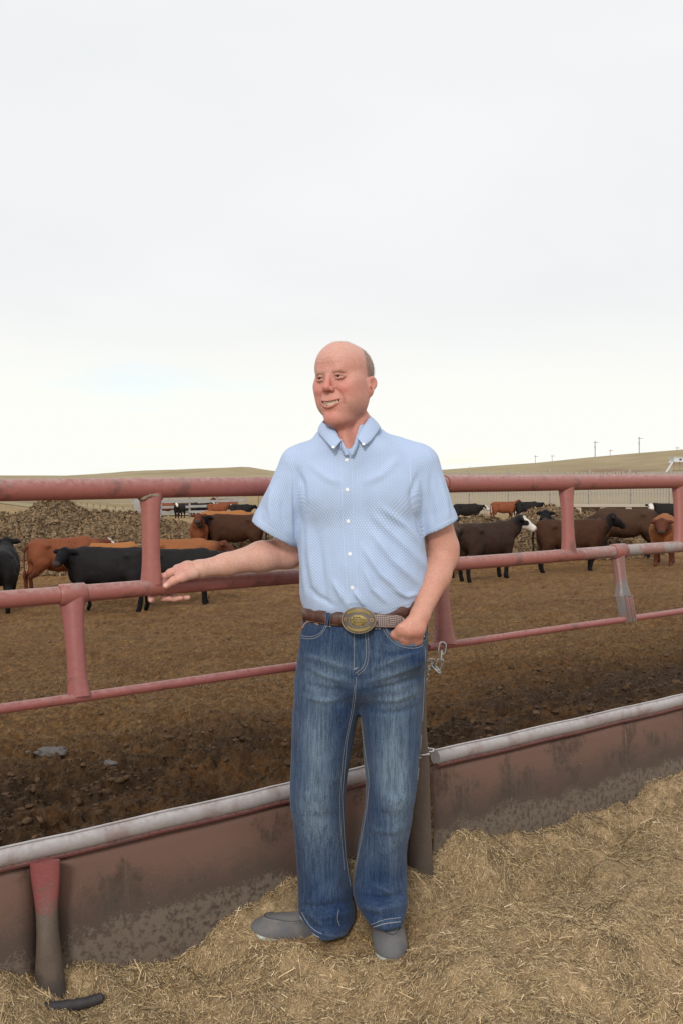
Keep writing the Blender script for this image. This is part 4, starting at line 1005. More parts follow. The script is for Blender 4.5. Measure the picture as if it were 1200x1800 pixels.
    # ribbons above and below, centre plate
    def arc(ru, rv, a0, a1, hw, w, n=26):
        m = MB(); prev = None
        for i in range(n+1):
            a = R(a0+(a1-a0)*i/n); u, v = ru*math.cos(a), rv*math.sin(a); nn = np.array([math.cos(a), math.sin(a)*1.2]); nn /= np.linalg.norm(nn)
            row_ = [m.bm.verts.new(bp(u-nn[0]*hw, v-nn[1]*hw, w-0.001)), m.bm.verts.new(bp(u-nn[0]*hw*0.9, v-nn[1]*hw*0.9, w)), m.bm.verts.new(bp(u+nn[0]*hw*0.9, v+nn[1]*hw*0.9, w)), m.bm.verts.new(bp(u+nn[0]*hw, v+nn[1]*hw, w-0.001))]
            if prev:
                for j in range(3): m.bm.faces.new((prev[j], prev[j+1], row_[j+1], row_[j]))
            prev = row_
        return m
    arc(25.5, 17.2, 38, 142, 2.3, 0.0056).build('ribbon', brass, buckle); arc(25.5, 17.0, 218, 322, 2.3, 0.0056).build('ribbon', brass, buckle)
    m = MB(); oval(m, 15.2, 9.6, 0.003, 0.0058, dome=0.0006); m.build('centre_plate', brass, buckle)
    for u in (-23.4, 23.4):
        m = MB(); oval(m, 3.1, 3.1, 0.002, 0.0062, cu=u, cv=1, n=20); st_ = m.build('stud', simple('copper', (0.70, 0.42, 0.28), 0.3, 0.9), buckle)
        m = MB(); oval(m, 1.4, 1.4, 0.006, 0.0068, cu=u, cv=1, n=12); m.build('stud_centre', dkm, buckle)
    for i in range(2):
        sg = 1 if i == 0 else -1; m = MB()
        for j in range(-9, 10):
            u = j*1.9; v = sg*(12.6-abs(j)*0.30)
            bmesh.ops.create_icosphere(m.bm, subdivisions=1, radius=0.0013, matrix=Matrix.Translation(bp(u, v, 0.0042)))
            bmesh.ops.create_icosphere(m.bm, subdivisions=1, radius=0.0009, matrix=Matrix.Translation(bp(u*1.15+0.9, v-sg*2.2-sg*0.1*abs(j), 0.0042)))
        m.build('scrollwork', silver, buckle)
    # engraved lettering: two lines and a little herd above
    def text(s_, size, u, v):
        cu_ = bpy.data.curves.new('lettering', 'FONT'); cu_.body = s_; cu_.size = size; cu_.extrude = 0.0003; cu_.align_x = 'CENTER'; cu_.align_y = 'CENTER'; cu_.space_character = 1.25
        o = bpy.data.objects.new('lettering', cu_); M_ = BM @ np.array([[1, 0, 0], [0, 0, -1], [0, 1, 0]])
        dg = bpy.context.evaluated_depsgraph_get(); COL.objects.link(o); dg.update(); me = bpy.data.meshes.new_from_object(o.evaluated_get(dg)); COL.objects.unlink(o); bpy.data.objects.remove(o)
        o = bpy.data.objects.new('lettering', me); me.materials.clear(); me.materials.append(dkm)
        o.matrix_world = Matrix.Translation(bp(u, v, 0.0076)) @ Matrix(M_.tolist()).to_4x4(); link(o, buckle)
    text('EATON GRANT', 0.0058, 0, 1.4); text('RANCHES', 0.0058, 0, -2.9)
    m = MB()
    for u, s_ in ((-7.2, 1), (-1.8, 1), (3.0, 1.1)):
        m.box(bp(u, 5.4, 0.0068), (0.0050*s_, 0.0006, 0.0022)); m.box(bp(u-1.8, 6.2, 0.0068), (0.0018, 0.0006, 0.0018)); m.box(bp(u-1.2, 4.3, 0.0068), (0.0007, 0.0006, 0.0018)); m.box(bp(u+1.2, 4.3, 0.0068), (0.0007, 0.0006, 0.0018))
    m.build('herd_emblem', dkm, buckle)

    # ================ SHOES
    shm, nt, b, N = newmat('grey_canvas'); co = objco(N)
    wf = noise(N, co, 380, 3); lf = noise(N, co, 18, 4)
    cs_ = mixc(N, wf, (0.075, 0.073, 0.078), (0.200, 0.194, 0.196)); nt.links.new(mixc(N, N('ShaderNodeMath', {0: ramp(N, lf, 0.45, 0.75), 1: 0.5}, operation='MULTIPLY').outputs[0], cs_, (0.25, 0.21, 0.16)), b.inputs['Base Color']); b.inputs['Roughness'].default_value = 0.95; bump(N, nt, b, wf, 0.0008)
    solem = simple('sole_rubber', (0.42, 0.46, 0.42), 0.7, var=0.25, vscale=60); welt = simple('shoe_thread', (0.045, 0.042, 0.045), 0.8)
    def shoe(heel, toe, name_rot=0):
        heel = np.array(heel, float); toe = np.array(toe, float); d = toe-heel; L = np.linalg.norm(d); d /= L; s_ = np.cross([0, 0, 1.0], d); s_ /= np.linalg.norm(s_); u = np.cross(d, s_)
        M = np.stack([d, s_, u], 1)
        toWs = lambda P: np.asarray(P) @ M.T+heel
        g = Field((-0.06, -0.075, -0.01), (L+0.03, 0.075, 0.14), 0.0024)
        g.op(ell((L-0.055, 0, 0.020), (0.066, 0.048, 0.033)), 0)
        g.op(ell((L-0.105, 0.0, 0.028), (0.085, 0.048, 0.046)), 0.025)
        g.op(ell((0.085, 0, 0.035), (0.10, 0.038, 0.062)), 0.03)
        g.op(ell((0.028, 0, 0.030), (0.046, 0.034, 0.055)), 0.03)
        g.op(plane((0, 0, 0.010), (0, 0, -1), g.lo, g.hi), 0.003, inter=True)
        V_, Q_ = g.mesh(); V_ = relax(V_, Q_, 1, 0.5)
        # moccasin seam: raised ridge round the vamp
        rr = np.sqrt(((V_[:, 0]-(L-0.105))/0.080)**2+(V_[:, 1]/0.034)**2)
        nn_ = vnormals(V_, Q_); ad = 0.0042*np.exp(-((rr-1)/0.05)**2)*sstep(0.02, 0.03, V_[:, 2])*(V_[:, 0] > L-0.13)
        V_ = V_+nn_*(ad+0.0008*fbm3(V_*40, 2, 4))[:, None]
        o = np_mesh('shoe', toWs(V_), Q_, shm, root)
        g = Field((-0.06, -0.075, -0.015), (L+0.03, 0.075, 0.04), 0.0026)
        g.op(ell((L-0.060, 0, 0.006), (0.073, 0.0515, 0.030)), 0); g.op(ell((L*0.42, 0, 0.006), (0.13, 0.040, 0.030)), 0.03); g.op(ell((0.03, 0, 0.006), (0.052, 0.039, 0.030)), 0.03)
        g.op(plane((0, 0, 0.018), (0, 0, 1), g.lo, g.hi), 0.003, inter=True); g.op(plane((0, 0, -0.006), (0, 0, -1), g.lo, g.hi), 0.003, inter=True)
        V3, Q3 = g.mesh(); so = np_mesh('sole', toWs(V3), Q3, solem, o)
        bv = BVHTree.FromPolygons([tuple(v) for v in V_], [tuple(int(i) for i in q) for q in Q_]); m = MB()
        for a in np.linspace(-1.9, 1.9, 60):
            p = (L-0.105+0.080*math.cos(a), 0.034*math.sin(a)); h = bv.ray_cast(Vector((p[0], p[1], 0.2)), Vector((0, 0, -1)))
            if h[0] is not None: q = Vector(toWs(np.array(h[0])))+Vector((0, 0, 0.001)); m.box(q, (0.0024, 0.0016, 0.0012))
        m.build('stitching', welt, o)
    shoe(W(588, 1660, 3.02), W(443, 1648, 2.915)+np.array([0, 0, 0.008]))
    shoe(W(677, 1650, 3.035)*[1, 1, 0]+[0, 0, 0.010], W(690, 1672, 2.835)*[1, 1, 0]+[0, 0, 0.006])
    return root
if 'man' not in SKIP: build_man()

# ================================================================ GROUND
def wall_q(X, Y): return (Y-3.21-INV*X)/math.hypot(1, INV)       # metres behind the bunk wall
def pen_base(X, Y):
    q = wall_q(X, Y)
    z = -0.082*np.clip(q-0.4, 0, 14.2)
    z = z-0.030*np.clip(q-32, 0, 40)
    # the field rises a little at the far left
    z = z+1.5*sstep(24, 60, Y)*sstep(-0.22, -0.42, X/np.maximum(Y, 1))
    return z
PILES = [(-7.9, 29.5, 4.3, 3.2, 1.55), (-3.6, 30.5, 3.4, 2.8, 0.78), (-10.5, 27.0, 3.0, 2.2, 0.9), (-4.5, 24.6, 2.4, 1.5, 0.25), (-6.9, 23.4, 2.0, 1.4, 0.30),
         (6.3, 29.0, 2.3, 2.2, 1.45), (4.0, 28.0, 2.6, 2.2, 0.95), (8.4, 31.5, 1.6, 1.8, 1.15), (2.0, 29.0, 2.5, 2.0, 0.8)]
def pen_h(X, Y):
    z = pen_base(X, Y)
    pile = np.zeros_like(z)
    for cx, cy, rx_, ry_, h in PILES:
        r2 = ((X-cx)/rx_)**2+((Y-cy)/ry_)**2
        pile = np.maximum(pile, h*np.exp(-r2*1.3)*(1+0.25*vn2(X*0.8, Y*0.8, 4)))
    q = wall_q(X, Y)
    rough = 0.25+0.75*np.exp(-((q-1.9)/1.5)**2)*(0.6+0.5*vn2(X*0.7+3, Y*0.7, 8))
    rough = np.clip(rough, 0.15, 1.2)
    near = sstep(40, 12, Y)
    big = fbm2(X*1.1, Y*1.1, 3, 40)*0.05*near
    cl = fbm2(X*6.5, Y*6.5, 4, 50, 0.6); cl = 1-np.abs(cl); cl2 = fbm2(X*17, Y*17, 3, 60, 0.6)
    hoof = vn2(X*4.3+5, Y*4.3, 70); hoof = -np.clip(hoof-0.25, 0, 1)*0.085
    z = z+big+near*rough*(cl*0.070-0.045+cl2*0.026+hoof+0.012*fbm2(X*38, Y*38, 2, 66, 0.7))+near*0.006*cl2
    z = z+pile*(1+0.0)+sstep(0.12, 0.5, pile)*(0.12*fbm2(X*2.2, Y*2.2, 4, 80, 0.62)+0.10*(1-np.abs(fbm2(X*4.5, Y*4.5, 3, 90, 0.6)))-0.05)
    return z, pile, rough
def ground_z(X, Y):
    z, _, _ = pen_h(np.array([X], float), np.array([Y], float)); return float(z[0])

def build_ground():
    # pen floor: rows get wider apart with distance
    ys = [2.15]
    while ys[-1] < 72: ys.append(ys[-1]*(1.0052 if ys[-1] < 14 else (1.0040 if 21 < ys[-1] < 37 else 1.009)))
    ys = np.array(ys); n = 450; t = np.linspace(-0.50, 0.50, n)
    t = np.sign(t)*np.abs(t)
    Yg = np.repeat(ys[:, None], n, 1); Xg = Yg*t[None, :]+0.0
    # slide the fan so it is wide enough near the wall
    Xg = Xg*(1+0.9/np.maximum(Yg, 1))
    X = Xg.ravel(); Y = Yg.ravel(); z, pile, rough = pen_h(X, Y)
    q = wall_q(X, Y); z = np.where(q < 0.02, -0.16, z)
    I = np.arange(len(ys)*n).reshape(len(ys), n)
    Fq = np.stack([I[:-1, :-1], I[:-1, 1:], I[1:, 1:], I[1:, :-1]], -1).reshape(-1, 4)
    keep = (q[Fq] > -0.15).all(1); Fq = Fq[keep]
    # soil colour: dry trampled tan-brown, damp dark churned strip along the bunk, fibrous grey-tan pile
    dry = np.array([0.150, 0.070, 0.024]); dryl = np.array([0.285, 0.155, 0.056]); wet = np.array([0.062, 0.032, 0.015]); pil = np.array([0.215, 0.145, 0.082]); fld = np.array([0.32, 0.215, 0.105])
    f1 = fbm2(X*1.6, Y*1.6, 4, 3, 0.6); f2 = fbm2(X*14, Y*14, 3, 5, 0.65); f3 = fbm2(X*45, Y*45, 2, 15, 0.7)
    col = dry+(dryl-dry)*np.clip(0.45+0.40*f1+0.45*f2+0.4*f3, 0, 1.2)[:, None]
    w = np.exp(-((q-1.85)/1.25)**2)*np.clip(0.95+0.75*f1+0.5*f2+0.3*f3, 0, 1.0)
    w = np.maximum(w, sstep(0.35, 0.8, f2+0.4*f1)*0.5*sstep(16, 5, q)*sstep(0.2, 1.0, q))
    w = np.maximum(w, 0.45*sstep(0.5, 1.0, f1+0.4*f2)*sstep(26, 10, q))
    col = col*(1-w[:, None])+wet*w[:, None]
    gm_ = (np.exp(-((X+0.35)/0.4)**2-((Y-3.75)/0.3)**2)*sstep(0.0, 0.6, f2+0.4)*0.6)[:, None]; col = col*(1-gm_)+np.array([0.20, 0.18, 0.17])*gm_
    p = sstep(0.08, 0.4, pile)[:, None]; col = col*(1-p)+(pil*(1+0.55*np.clip(f2, -1, 1)+0.35*f3)[:, None])*p
    g = (sstep(27, 40, Y)*(1-p[:, 0]))[:, None]; col = col*(1-g)+fld*(1+0.2*f1)[:, None]*g
    gmt, nt, b, N = newmat('manure_soil'); co = objco(N)
    c = N('ShaderNodeAttribute', attribute_name='Col').outputs['Color']
    a = noise(N, co, 22, 8, 0.78); bb_ = noise(N, co, 240, 4, 0.75); s_ = N('ShaderNodeMath', {0: a, 1: bb_}, operation='ADD').outputs[0]
    dk = N('ShaderNodeMix', {0: 1.0, 6: c, 7: (0.45, 0.43, 0.42, 1)}, data_type='RGBA', blend_type='MULTIPLY').outputs[2]
    lt = N('ShaderNodeMix', {0: 1.0, 6: c, 7: (1.65, 1.7, 1.75, 1)}, data_type='RGBA', blend_type='MULTIPLY').outputs[2]
    nt.links.new(mixc(N, ramp(N, s_, 0.78, 1.22), dk, lt), b.inputs['Base Color']); b.inputs['Roughness'].default_value = 0.93; b.inputs['Specular IOR Level'].default_value = 0.2
    bump(N, nt, b, s_, 0.022)
    o = np_mesh('pen_ground', np.stack([X, Y, z], 1), Fq, gmt, None, cols=np.clip(col, 0.004, 1)); tag(o, kind='structure')
    xs = np.arange(-70, 90, 1.0); ys2 = np.arange(-45, 76, 1.0); Xs, Ys = np.meshgrid(xs, ys2); X2 = Xs.ravel(); Y2 = Ys.ravel(); q2 = wall_q(X2, Y2)
    z2 = pen_base(X2, Y2)-0.05; I2 = np.arange(len(X2)).reshape(Xs.shape); F2 = np.stack([I2[:-1, :-1], I2[:-1, 1:], I2[1:, 1:], I2[1:, :-1]], -1).reshape(-1, 4)
    inside = (np.abs(X2) < 0.5*(Y2+0.9)-0.3) & (Y2 < 70.5)
    F2 = F2[~inside[F2].all(1) & (q2[F2] > 0.0).all(1)]
    f1b = fbm2(X2*0.6, Y2*0.6, 3, 3); c2 = dry+(dryl-dry)*np.clip(0.5+0.45*f1b, 0, 1)[:, None]
    o = np_mesh('pen_ground', np.stack([X2, Y2, z2], 1), F2, gmt, None, cols=c2); tag(o, kind='structure')
    # loose dung clods and fibres trodden over the pen
    rng = np.random.default_rng(11)
    def ball(sub):
        ic = bmesh.new(); bmesh.ops.create_icosphere(ic, subdivisions=sub, radius=1.0); ic.verts.ensure_lookup_table()
        r_ = np.array([v.co[:] for v in ic.verts]), np.array([[v.index for v in f_.verts] for f_ in ic.faces]); ic.free(); return r_
    def scatter(n_, ymin, ymax, smin_, smax_, seed, cond, sub):
        bv_, bf = ball(sub)
        r = np.random.default_rng(seed)
        u = r.uniform(0, 1, n_); Yc = ymin*(ymax/ymin)**u; Xc = Yc*r.uniform(-0.46, 0.46, n_)*(1+0.7/Yc)
        ok = cond(Xc, Yc, r); Xc, Yc = Xc[ok], Yc[ok]; m_ = len(Xc); zc = pen_h(Xc, Yc)[0]
        s = smin_*(smax_/smin_)**(r.uniform(0, 1, m_)**1.8)
        an = r.uniform(0, 6.28, m_); ca, sa = np.cos(an), np.sin(an)
        P = bv_[None]*(1+r.uniform(-0.38, 0.38, (m_, len(bv_), 1)))*np.stack([s*r.uniform(0.8, 1.6, m_), s*r.uniform(0.6, 1.1, m_), s*r.uniform(0.35, 0.8, m_)], 1)[:, None]
        Pr = np.stack([P[..., 0]*ca[:, None]-P[..., 1]*sa[:, None], P[..., 0]*sa[:, None]+P[..., 1]*ca[:, None], P[..., 2]], -1)+np.stack([Xc, Yc, zc+s*0.15], 1)[:, None]
        F_ = (bf[None]+(np.arange(m_)*len(bv_))[:, None, None]).reshape(-1, 3)
        k = r.uniform(0, 1, m_)
        return Pr.reshape(-1, 3), F_, np.repeat(Xc, len(bv_)), np.repeat(Yc, len(bv_)), np.repeat(k, len(bv_))
    def cond1(X_, Y_, r):
        q_ = wall_q(X_, Y_); pr = 0.10+0.9*np.exp(-((q_-1.9)/1.3)**2)*np.clip(0.8+0.8*vn2(X_*1.6, Y_*1.6, 3), 0, 1); return (q_ > 0.10) & (r.uniform(0, 1, len(X_)) < pr*0.62)
    V1, F1, a_, b_, k1 = scatter(30000, 3.0, 20, 0.005, 0.024, 5, cond1, 2)
    d1 = np.exp(-((wall_q(a_, b_)-1.9)/1.5)**2)
    c1 = np.array([0.072, 0.041, 0.022])*(0.55+0.9*k1)[:, None]*d1[:, None]+np.array([0.15, 0.092, 0.047])*(0.5+0.8*k1)[:, None]*(1-d1[:, None])
    clod_m = vcol('clod', 0.95, 60, 0.3, 0.004, 120, spec=0.2)
    o = np_mesh('dung_clods', V1, F1, clod_m, None, smooth=True, cols=c1); tag(o, kind='stuff', label='dark clods of dung and mud trodden along the pen side of the bunk')
    def cond2(X_, Y_, r):
        p_ = np.zeros(len(X_))
        for cx, cy, rx_, ry_, h in PILES: p_ = np.maximum(p_, h*np.exp(-(((X_-cx)/rx_)**2+((Y_-cy)/ry_)**2)*1.3))
        return (p_ > 0.12) & (r.uniform(0, 1, len(X_)) < 0.85)
    V1, F1, a_, b_, k1 = scatter(26000, 22, 36, 0.022, 0.075, 6, cond2, 1)
    c1 = np.array([0.225, 0.145, 0.080])*(0.62+0.65*k1)[:, None]
    o = np_mesh('manure_pile_lumps', V1, F1, clod_m, None, smooth=True, cols=c1); tag(o, kind='stuff', label='lumps of straw and dung covering the manure piles in the pen')
    r = np.random.default_rng(77); n_ = 150000; Yc = r.uniform(22, 36, n_); Xc = Yc*r.uniform(-0.42, 0.42, n_); ok = cond2(Xc, Yc, r); Xc, Yc = Xc[ok], Yc[ok]; m_ = len(Xc)
    an = r.uniform(0, 6.28, m_); tl = r.normal(0.1, 0.6, m_); L = r.uniform(0.05, 0.17, m_); d_ = np.stack([np.cos(an)*np.cos(tl), np.sin(an)*np.cos(tl), np.sin(tl)], 1)*L[:, None]*0.5
    w_ = np.stack([-np.sin(an), np.cos(an), r.normal(0, 0.7, m_)], 1)*r.uniform(0.008, 0.026, m_)[:, None]; c0 = np.stack([Xc, Yc, pen_h(Xc, Yc)[0]+0.02], 1)
    P = np.stack([c0-d_-w_*0.4, c0-d_*0.2+w_, c0+d_+w_*0.3, c0+d_*0.3-w_], 1).reshape(-1, 3); k = r.uniform(0, 1, m_)
    o = np_mesh('manure_pile_straw', P, np.arange(m_*4).reshape(-1, 4), clod_m, None, smooth=False, cols=np.repeat(np.array([0.262, 0.172, 0.096])*(0.42+0.85*k)[:, None], 4, 0)); tag(o, kind='stuff', label='ragged straw and matted dung on the manure piles in the pen')
    # short straw and fibre bits over the near pen floor
    n_ = 90000; r = rng; u = r.uniform(0, 1, n_); Yc = 2.9*(15/2.9)**u; Xc = Yc*r.uniform(-0.44, 0.44, n_)*(1+0.6/Yc); ok = wall_q(Xc, Yc) > 0.05; Xc, Yc = Xc[ok], Yc[ok]; m_ = len(Xc)
    zc = pen_h(Xc, Yc)[0]+0.002; L = r.uniform(0.006, 0.026, m_)*(0.7+0.06*Yc); an = r.uniform(0, 6.28, m_); tl = r.normal(0.1, 0.35, m_)
    d = np.stack([np.cos(an)*np.cos(tl), np.sin(an)*np.cos(tl), np.sin(tl)], 1)*L[:, None]; c0 = np.stack([Xc, Yc, zc], 1); w_ = np.stack([-np.sin(an), np.cos(an), np.zeros(m_)], 1)*0.0011*(0.7+0.10*Yc)[:, None]
    P = np.stack([c0-d-w_, c0-d+w_, c0+d+w_, c0+d-w_], 1).reshape(-1, 3)
    qk = wall_q(Xc, Yc); k = r.uniform(0, 1, m_); base = np.array([0.185, 0.108, 0.044]); cc = base*(0.35+1.3*k**1.5)[:, None]*(1-0.72*np.exp(-((qk-1.9)/1.3)**2))[:, None]
    fm = vcol('fibre', 0.9, 30, 0.1, 0)
    o = np_mesh('trodden_fibre', P, np.arange(m_*4).reshape(-1, 4), fm, None, smooth=False, cols=np.repeat(cc, 4, 0)); tag(o, kind='stuff', label='bits of straw and fibre trodden over the brown pen floor')
    # far country: one sheet to the horizon with the hills rising out of it
    def ridge_h(X_, Yr, prof, yr, sy):
        px = 600+F_PX*X_/yr; hgt = CAM_Z+(822-np.interp(px, prof[0], prof[1]))*yr/F_PX+3.3+0.0095*(yr-90)
        return hgt*np.exp(-((Yr-yr)/sy)**2)
    pr_r = ([380, 470, 560, 640, 720, 775, 850, 950, 1040, 1100, 1200, 1300, 1450, 1700, 2100], [836, 833, 832, 831, 829, 826, 820, 813, 803.5, 798, 790, 783, 778, 776, 790])
    pr_l = ([-900, -600, -300, 60, 130, 180, 250, 330, 395, 435, 475, 520, 560, 640], [842, 835, 840, 846, 840, 834.5, 829, 826, 822.5, 820.5, 827, 833, 842, 850])
    yy = np.concatenate([np.linspace(70, 200, 36), np.linspace(206, 1500, 130), np.linspace(1550, 7000, 12)]); tt = np.linspace(-1.25, 1.25, 330)
    Yg = np.repeat(yy[:, None], 330, 1); Xg = Yg*tt[None]; X = Xg.ravel(); Y = Yg.ravel()
    base = -3.3-0.0095*np.clip(Y-90, 0, 9e9)
    base = base+(pen_base(X, np.full_like(X, 70.0))+3.3)*sstep(95, 70, Y)
    und = 1.0+0.0*X
    h1 = ridge_h(X, Y, pr_r, 620.0, 270.0); h2 = ridge_h(X, Y, pr_l, 950.0, 260.0); h3 = np.clip(6.0*np.exp(-((X-190)/90)**2-((Y-360)/90)**2), 0, 9)
    z = base+np.maximum(np.maximum(h1, h2), h3*1.0)
    gull = fbm2(X/62, Y/62, 4, 9)*1.1*sstep(160, 420, Y)+fbm2(X/230, Y/200, 2, 19)*1.0*sstep(200, 500, Y); hz_ = np.clip((z-base)/10, 0, 1); z = z+gull*hz_*0.75*sstep(0.0, 90, np.abs(Y-620))*sstep(0.0, 90, np.abs(Y-950))
    I = np.arange(len(X)).reshape(len(yy), 330); Fq = np.stack([I[:-1, :-1], I[:-1, 1:], I[1:, 1:], I[1:, :-1]], -1).reshape(-1, 4)
    n1 = fbm2(X/45, Y/70, 4, 33); n2 = fbm2(X/14, Y/24, 3, 43)
    col = np.array([0.330, 0.255, 0.145])*(1+0.14*n1+0.10*n2)[:, None]
    gw = sstep(0.0, 0.9, n1+0.3*n2)[:, None]*0.45; col = col*(1-gw)+np.array([0.235, 0.205, 0.115])*gw
    pw = (sstep(0.1, 0.28, n1*0.3+0.2)*sstep(0.18, 0.30, X/Y+0.0)*sstep(520, 400, Y)*sstep(200, 280, Y))[:, None]*0.8; col = col*(1-pw)+np.array([0.20, 0.115, 0.075])*pw
    air = (np.clip(Y/2600, 0, 0.5))[:, None]*0
    hm_ = vcol('dry_grass_hill', 0.95, 0.06, 0.12, 0, spec=0.15)
    o = np_mesh('hills', np.stack([X, Y, z], 1), Fq, hm_, None, cols=np.clip(col, 0.01, 1)); tag(o, kind='structure')

def hay_h(X, Y):
    """feed lying on the apron in front of the bunk"""
    d = -wall_q(X, Y)                              # metres in front of the wall
    along = X*0.811+(Y-3.21)*0.585
    z = 0.012+0.085*np.exp(-(d/0.16)**2)*(0.75+0.5*vn2(along*2.1, d*0.5, 11))
    def bumpa(px, d0, h, wa, wd):
        yw = fY(px, 0.06); xw = (px-600)*yw/F_PX; a0 = xw*0.811+(yw-3.21)*0.585
        return h*np.exp(-((along-a0)/wa)**2-((d-d0)/wd)**2)
    z = z+bumpa(520, 0.10, 0.085, 0.26, 0.16)+bumpa(470, 0.25, 0.03, 0.15, 0.12)-bumpa(335, 0.0, 0.050, 0.16, 0.14)-bumpa(260, 0.0, 0.020, 0.12, 0.14)+bumpa(150, 0.10, 0.02, 0.08, 0.14)+bumpa(15, 0.12, 0.075, 0.17, 0.16)+bumpa(620, 0.08, 0.065, 0.2, 0.14)+bumpa(800, 0.05, 0.035, 0.16, 0.12)+bumpa(1205, 0.12, 0.07, 0.35, 0.2)+bumpa(1030, 0.30, 0.02, 0.3, 0.2)+bumpa(930, 0.05, 0.035, 0.18, 0.1)
    z = z-bumpa(88, 0.10, 0.055, 0.14, 0.12)-bumpa(742, 0.10, 0.040, 0.14, 0.10)
    # a second swell of feed nearer the camera on the right, with a shallow furrow behind it
    sw = np.interp(X, [0.0, 0.30, 0.62, 0.80, 1.1, 1.5], [2.9, 3.12, 3.22, 3.30, 3.72, 4.1])
    z = z+sstep(0.10, 0.40, X)*(0.085*sstep(0.03, -0.16, Y-sw)*sstep(-1.7, -0.35, Y-sw)-0.030*np.exp(-((Y-sw-0.06)/0.06)**2))
    z = z+0.034*fbm2(X*2.9, Y*2.9, 3, 101)+0.019*fbm2(X*8, Y*8, 3, 111)+0.007*fbm2(X*27, Y*27, 2, 121)
    # trodden down where he stands
    tr = np.exp(-(((X+0.0)/0.24)**2+((Y-2.90)/0.09)**2)**1.5); z = z*(1-tr)+0.016*tr+tr*0.006*fbm2(X*20, Y*20, 2, 131)
    # sloping toe of loose feed between the shoes
    z = z+0.022*np.exp(-(((X-0.06)/0.07)**2+((Y-2.92)/0.08)**2))
    return z
def build_hay():
    ys = np.arange(1.75, 6.6, 0.0125); xs = np.arange(-1.7, 3.3, 0.0125)
    Xg, Yg = np.meshgrid(xs, ys); X = Xg.ravel(); Y = Yg.ravel(); z = hay_h(X, Y)
    q = wall_q(X, Y); I = np.arange(len(X)).reshape(len(ys), len(xs)); Fq = np.stack([I[:-1, :-1], I[:-1, 1:], I[1:, 1:], I[1:, :-1]], -1).reshape(-1, 4)
    Fq = Fq[(q[Fq] < 0.0).all(1)]
    f2 = fbm2(X*9, Y*9, 3, 7, 0.6); f3 = fbm2(X*50, Y*50, 2, 9, 0.7)
    col = np.array([0.305, 0.215, 0.120])*(1+0.25*f2+0.4*f3)[:, None]
    m = vcol('feed_bed', 0.95, 160, 0.4, 0.006, 220, spec=0.15)
    o = np_mesh('feed_apron', np.stack([X, Y, z-0.004], 1), Fq, m, None, cols=np.clip(col, 0.01, 1)); tag(o, kind='structure')
    # apron beyond the fine sheet
    gm = simple('apron_dirt', (0.26, 0.20, 0.12), 0.95, var=0.25, vscale=3, bmp=0.01, bscale=40)
    mb = MB(); v = [mb.bm.verts.new(p) for p in ((-60, -60, -0.06), (75, -60, -0.06), (75, 57.2, -0.06), (-60, -40.2, -0.06))]; mb.bm.faces.new(v)
    o = mb.build('ground', gm, smooth=False); tag(o, kind='structure')
    # chopped straw and hay
    r = np.random.default_rng(21); parts = []
    def strands(n_, ylo, yhi, xlo, xhi, Lr, wr_, seed, lift, bright, dens=None):
        r = np.random.default_rng(seed)
        Yc = ylo+(yhi-ylo)*r.uniform(0, 1, n_)**1.1; Xc = r.uniform(xlo, xhi, n_)
        ok = (wall_q(Xc, Yc) < -0.004) & ((np.abs(Xc) < 0.42*Yc+0.35) if dens is None else (np.abs(Xc) > 0.36*Yc+0.1))
        # not through the shoes
        for (x0, y0, x1, y1, rr) in ((-0.24, 2.93, -0.02, 3.02, 0.048), (0.135, 3.02, 0.150, 2.80, 0.043)):
            dx_, dy_ = x1-x0, y1-y0; t_ = np.clip(((Xc-x0)*dx_+(Yc-y0)*dy_)/(dx_*dx_+dy_*dy_), 0, 1); ok &= np.hypot(Xc-x0-t_*dx_, Yc-y0-t_*dy_) > rr
        Xc, Yc = Xc[ok], Yc[ok]; m_ = len(Xc)
        L = Lr[0]*(Lr[1]/Lr[0])**(r.uniform(0, 1, m_)**1.6); an = r.uniform(0, 2*math.pi, m_)+0.0; tl = r.normal(0.0, 0.30, m_)
        e = 0.01; zc = hay_h(Xc, Yc)+r.uniform(-0.001, lift, m_)
        gx = (hay_h(Xc+e, Yc)-hay_h(Xc-e, Yc))/(2*e); gy = (hay_h(Xc, Yc+e)-hay_h(Xc, Yc-e))/(2*e)
        tl2 = tl*0.8+np.arctan(gx*np.cos(an)+gy*np.sin(an))
        d = np.stack([np.cos(an)*np.cos(tl2), np.sin(an)*np.cos(tl2), np.sin(tl2)], 1)
        c0 = np.stack([Xc, Yc, zc], 1); tw = r.uniform(-0.9, 0.9, m_)
        w_ = np.stack([-np.sin(an)*np.cos(tw), np.cos(an)*np.cos(tw), np.sin(tw)], 1)*(wr_[0]+(wr_[1]-wr_[0])*r.uniform(0, 1, m_)**2)[:, None]
        bend = np.stack([np.zeros(m_), np.zeros(m_), r.normal(0.0, 0.16, m_)], 1)*L[:, None]
        a = c0-d*L[:, None]*0.5; b_ = c0+bend; c_ = c0+d*L[:, None]*0.5
        P = np.stack([a-w_, a+w_, c_+w_*0.6, c_-w_*0.6], 1).reshape(-1, 3)
        F_ = np.arange(m_*4).reshape(-1, 4)
        pal = np.array([[0.44, 0.315, 0.165], [0.36, 0.25, 0.12], [0.27, 0.18, 0.085], [0.55, 0.43, 0.26], [0.20, 0.125, 0.055], [0.36, 0.275, 0.13], [0.145, 0.085, 0.04]])
        pk = r.choice(len(pal), m_, p=[.23, .25, .19, .09, .10, .10, .04]); c_n = pal[pk]*np.array([1.06, 1.08, 1.16])*(0.90+0.50*r.uniform(0, 1, m_))[:, None]*bright
        pm = np.clip(0.5+0.6*fbm2(Xc*2.2, Yc*2.2, 3, 71), 0, 1)[:, None]; c_n = c_n*(0.84+0.26*pm)
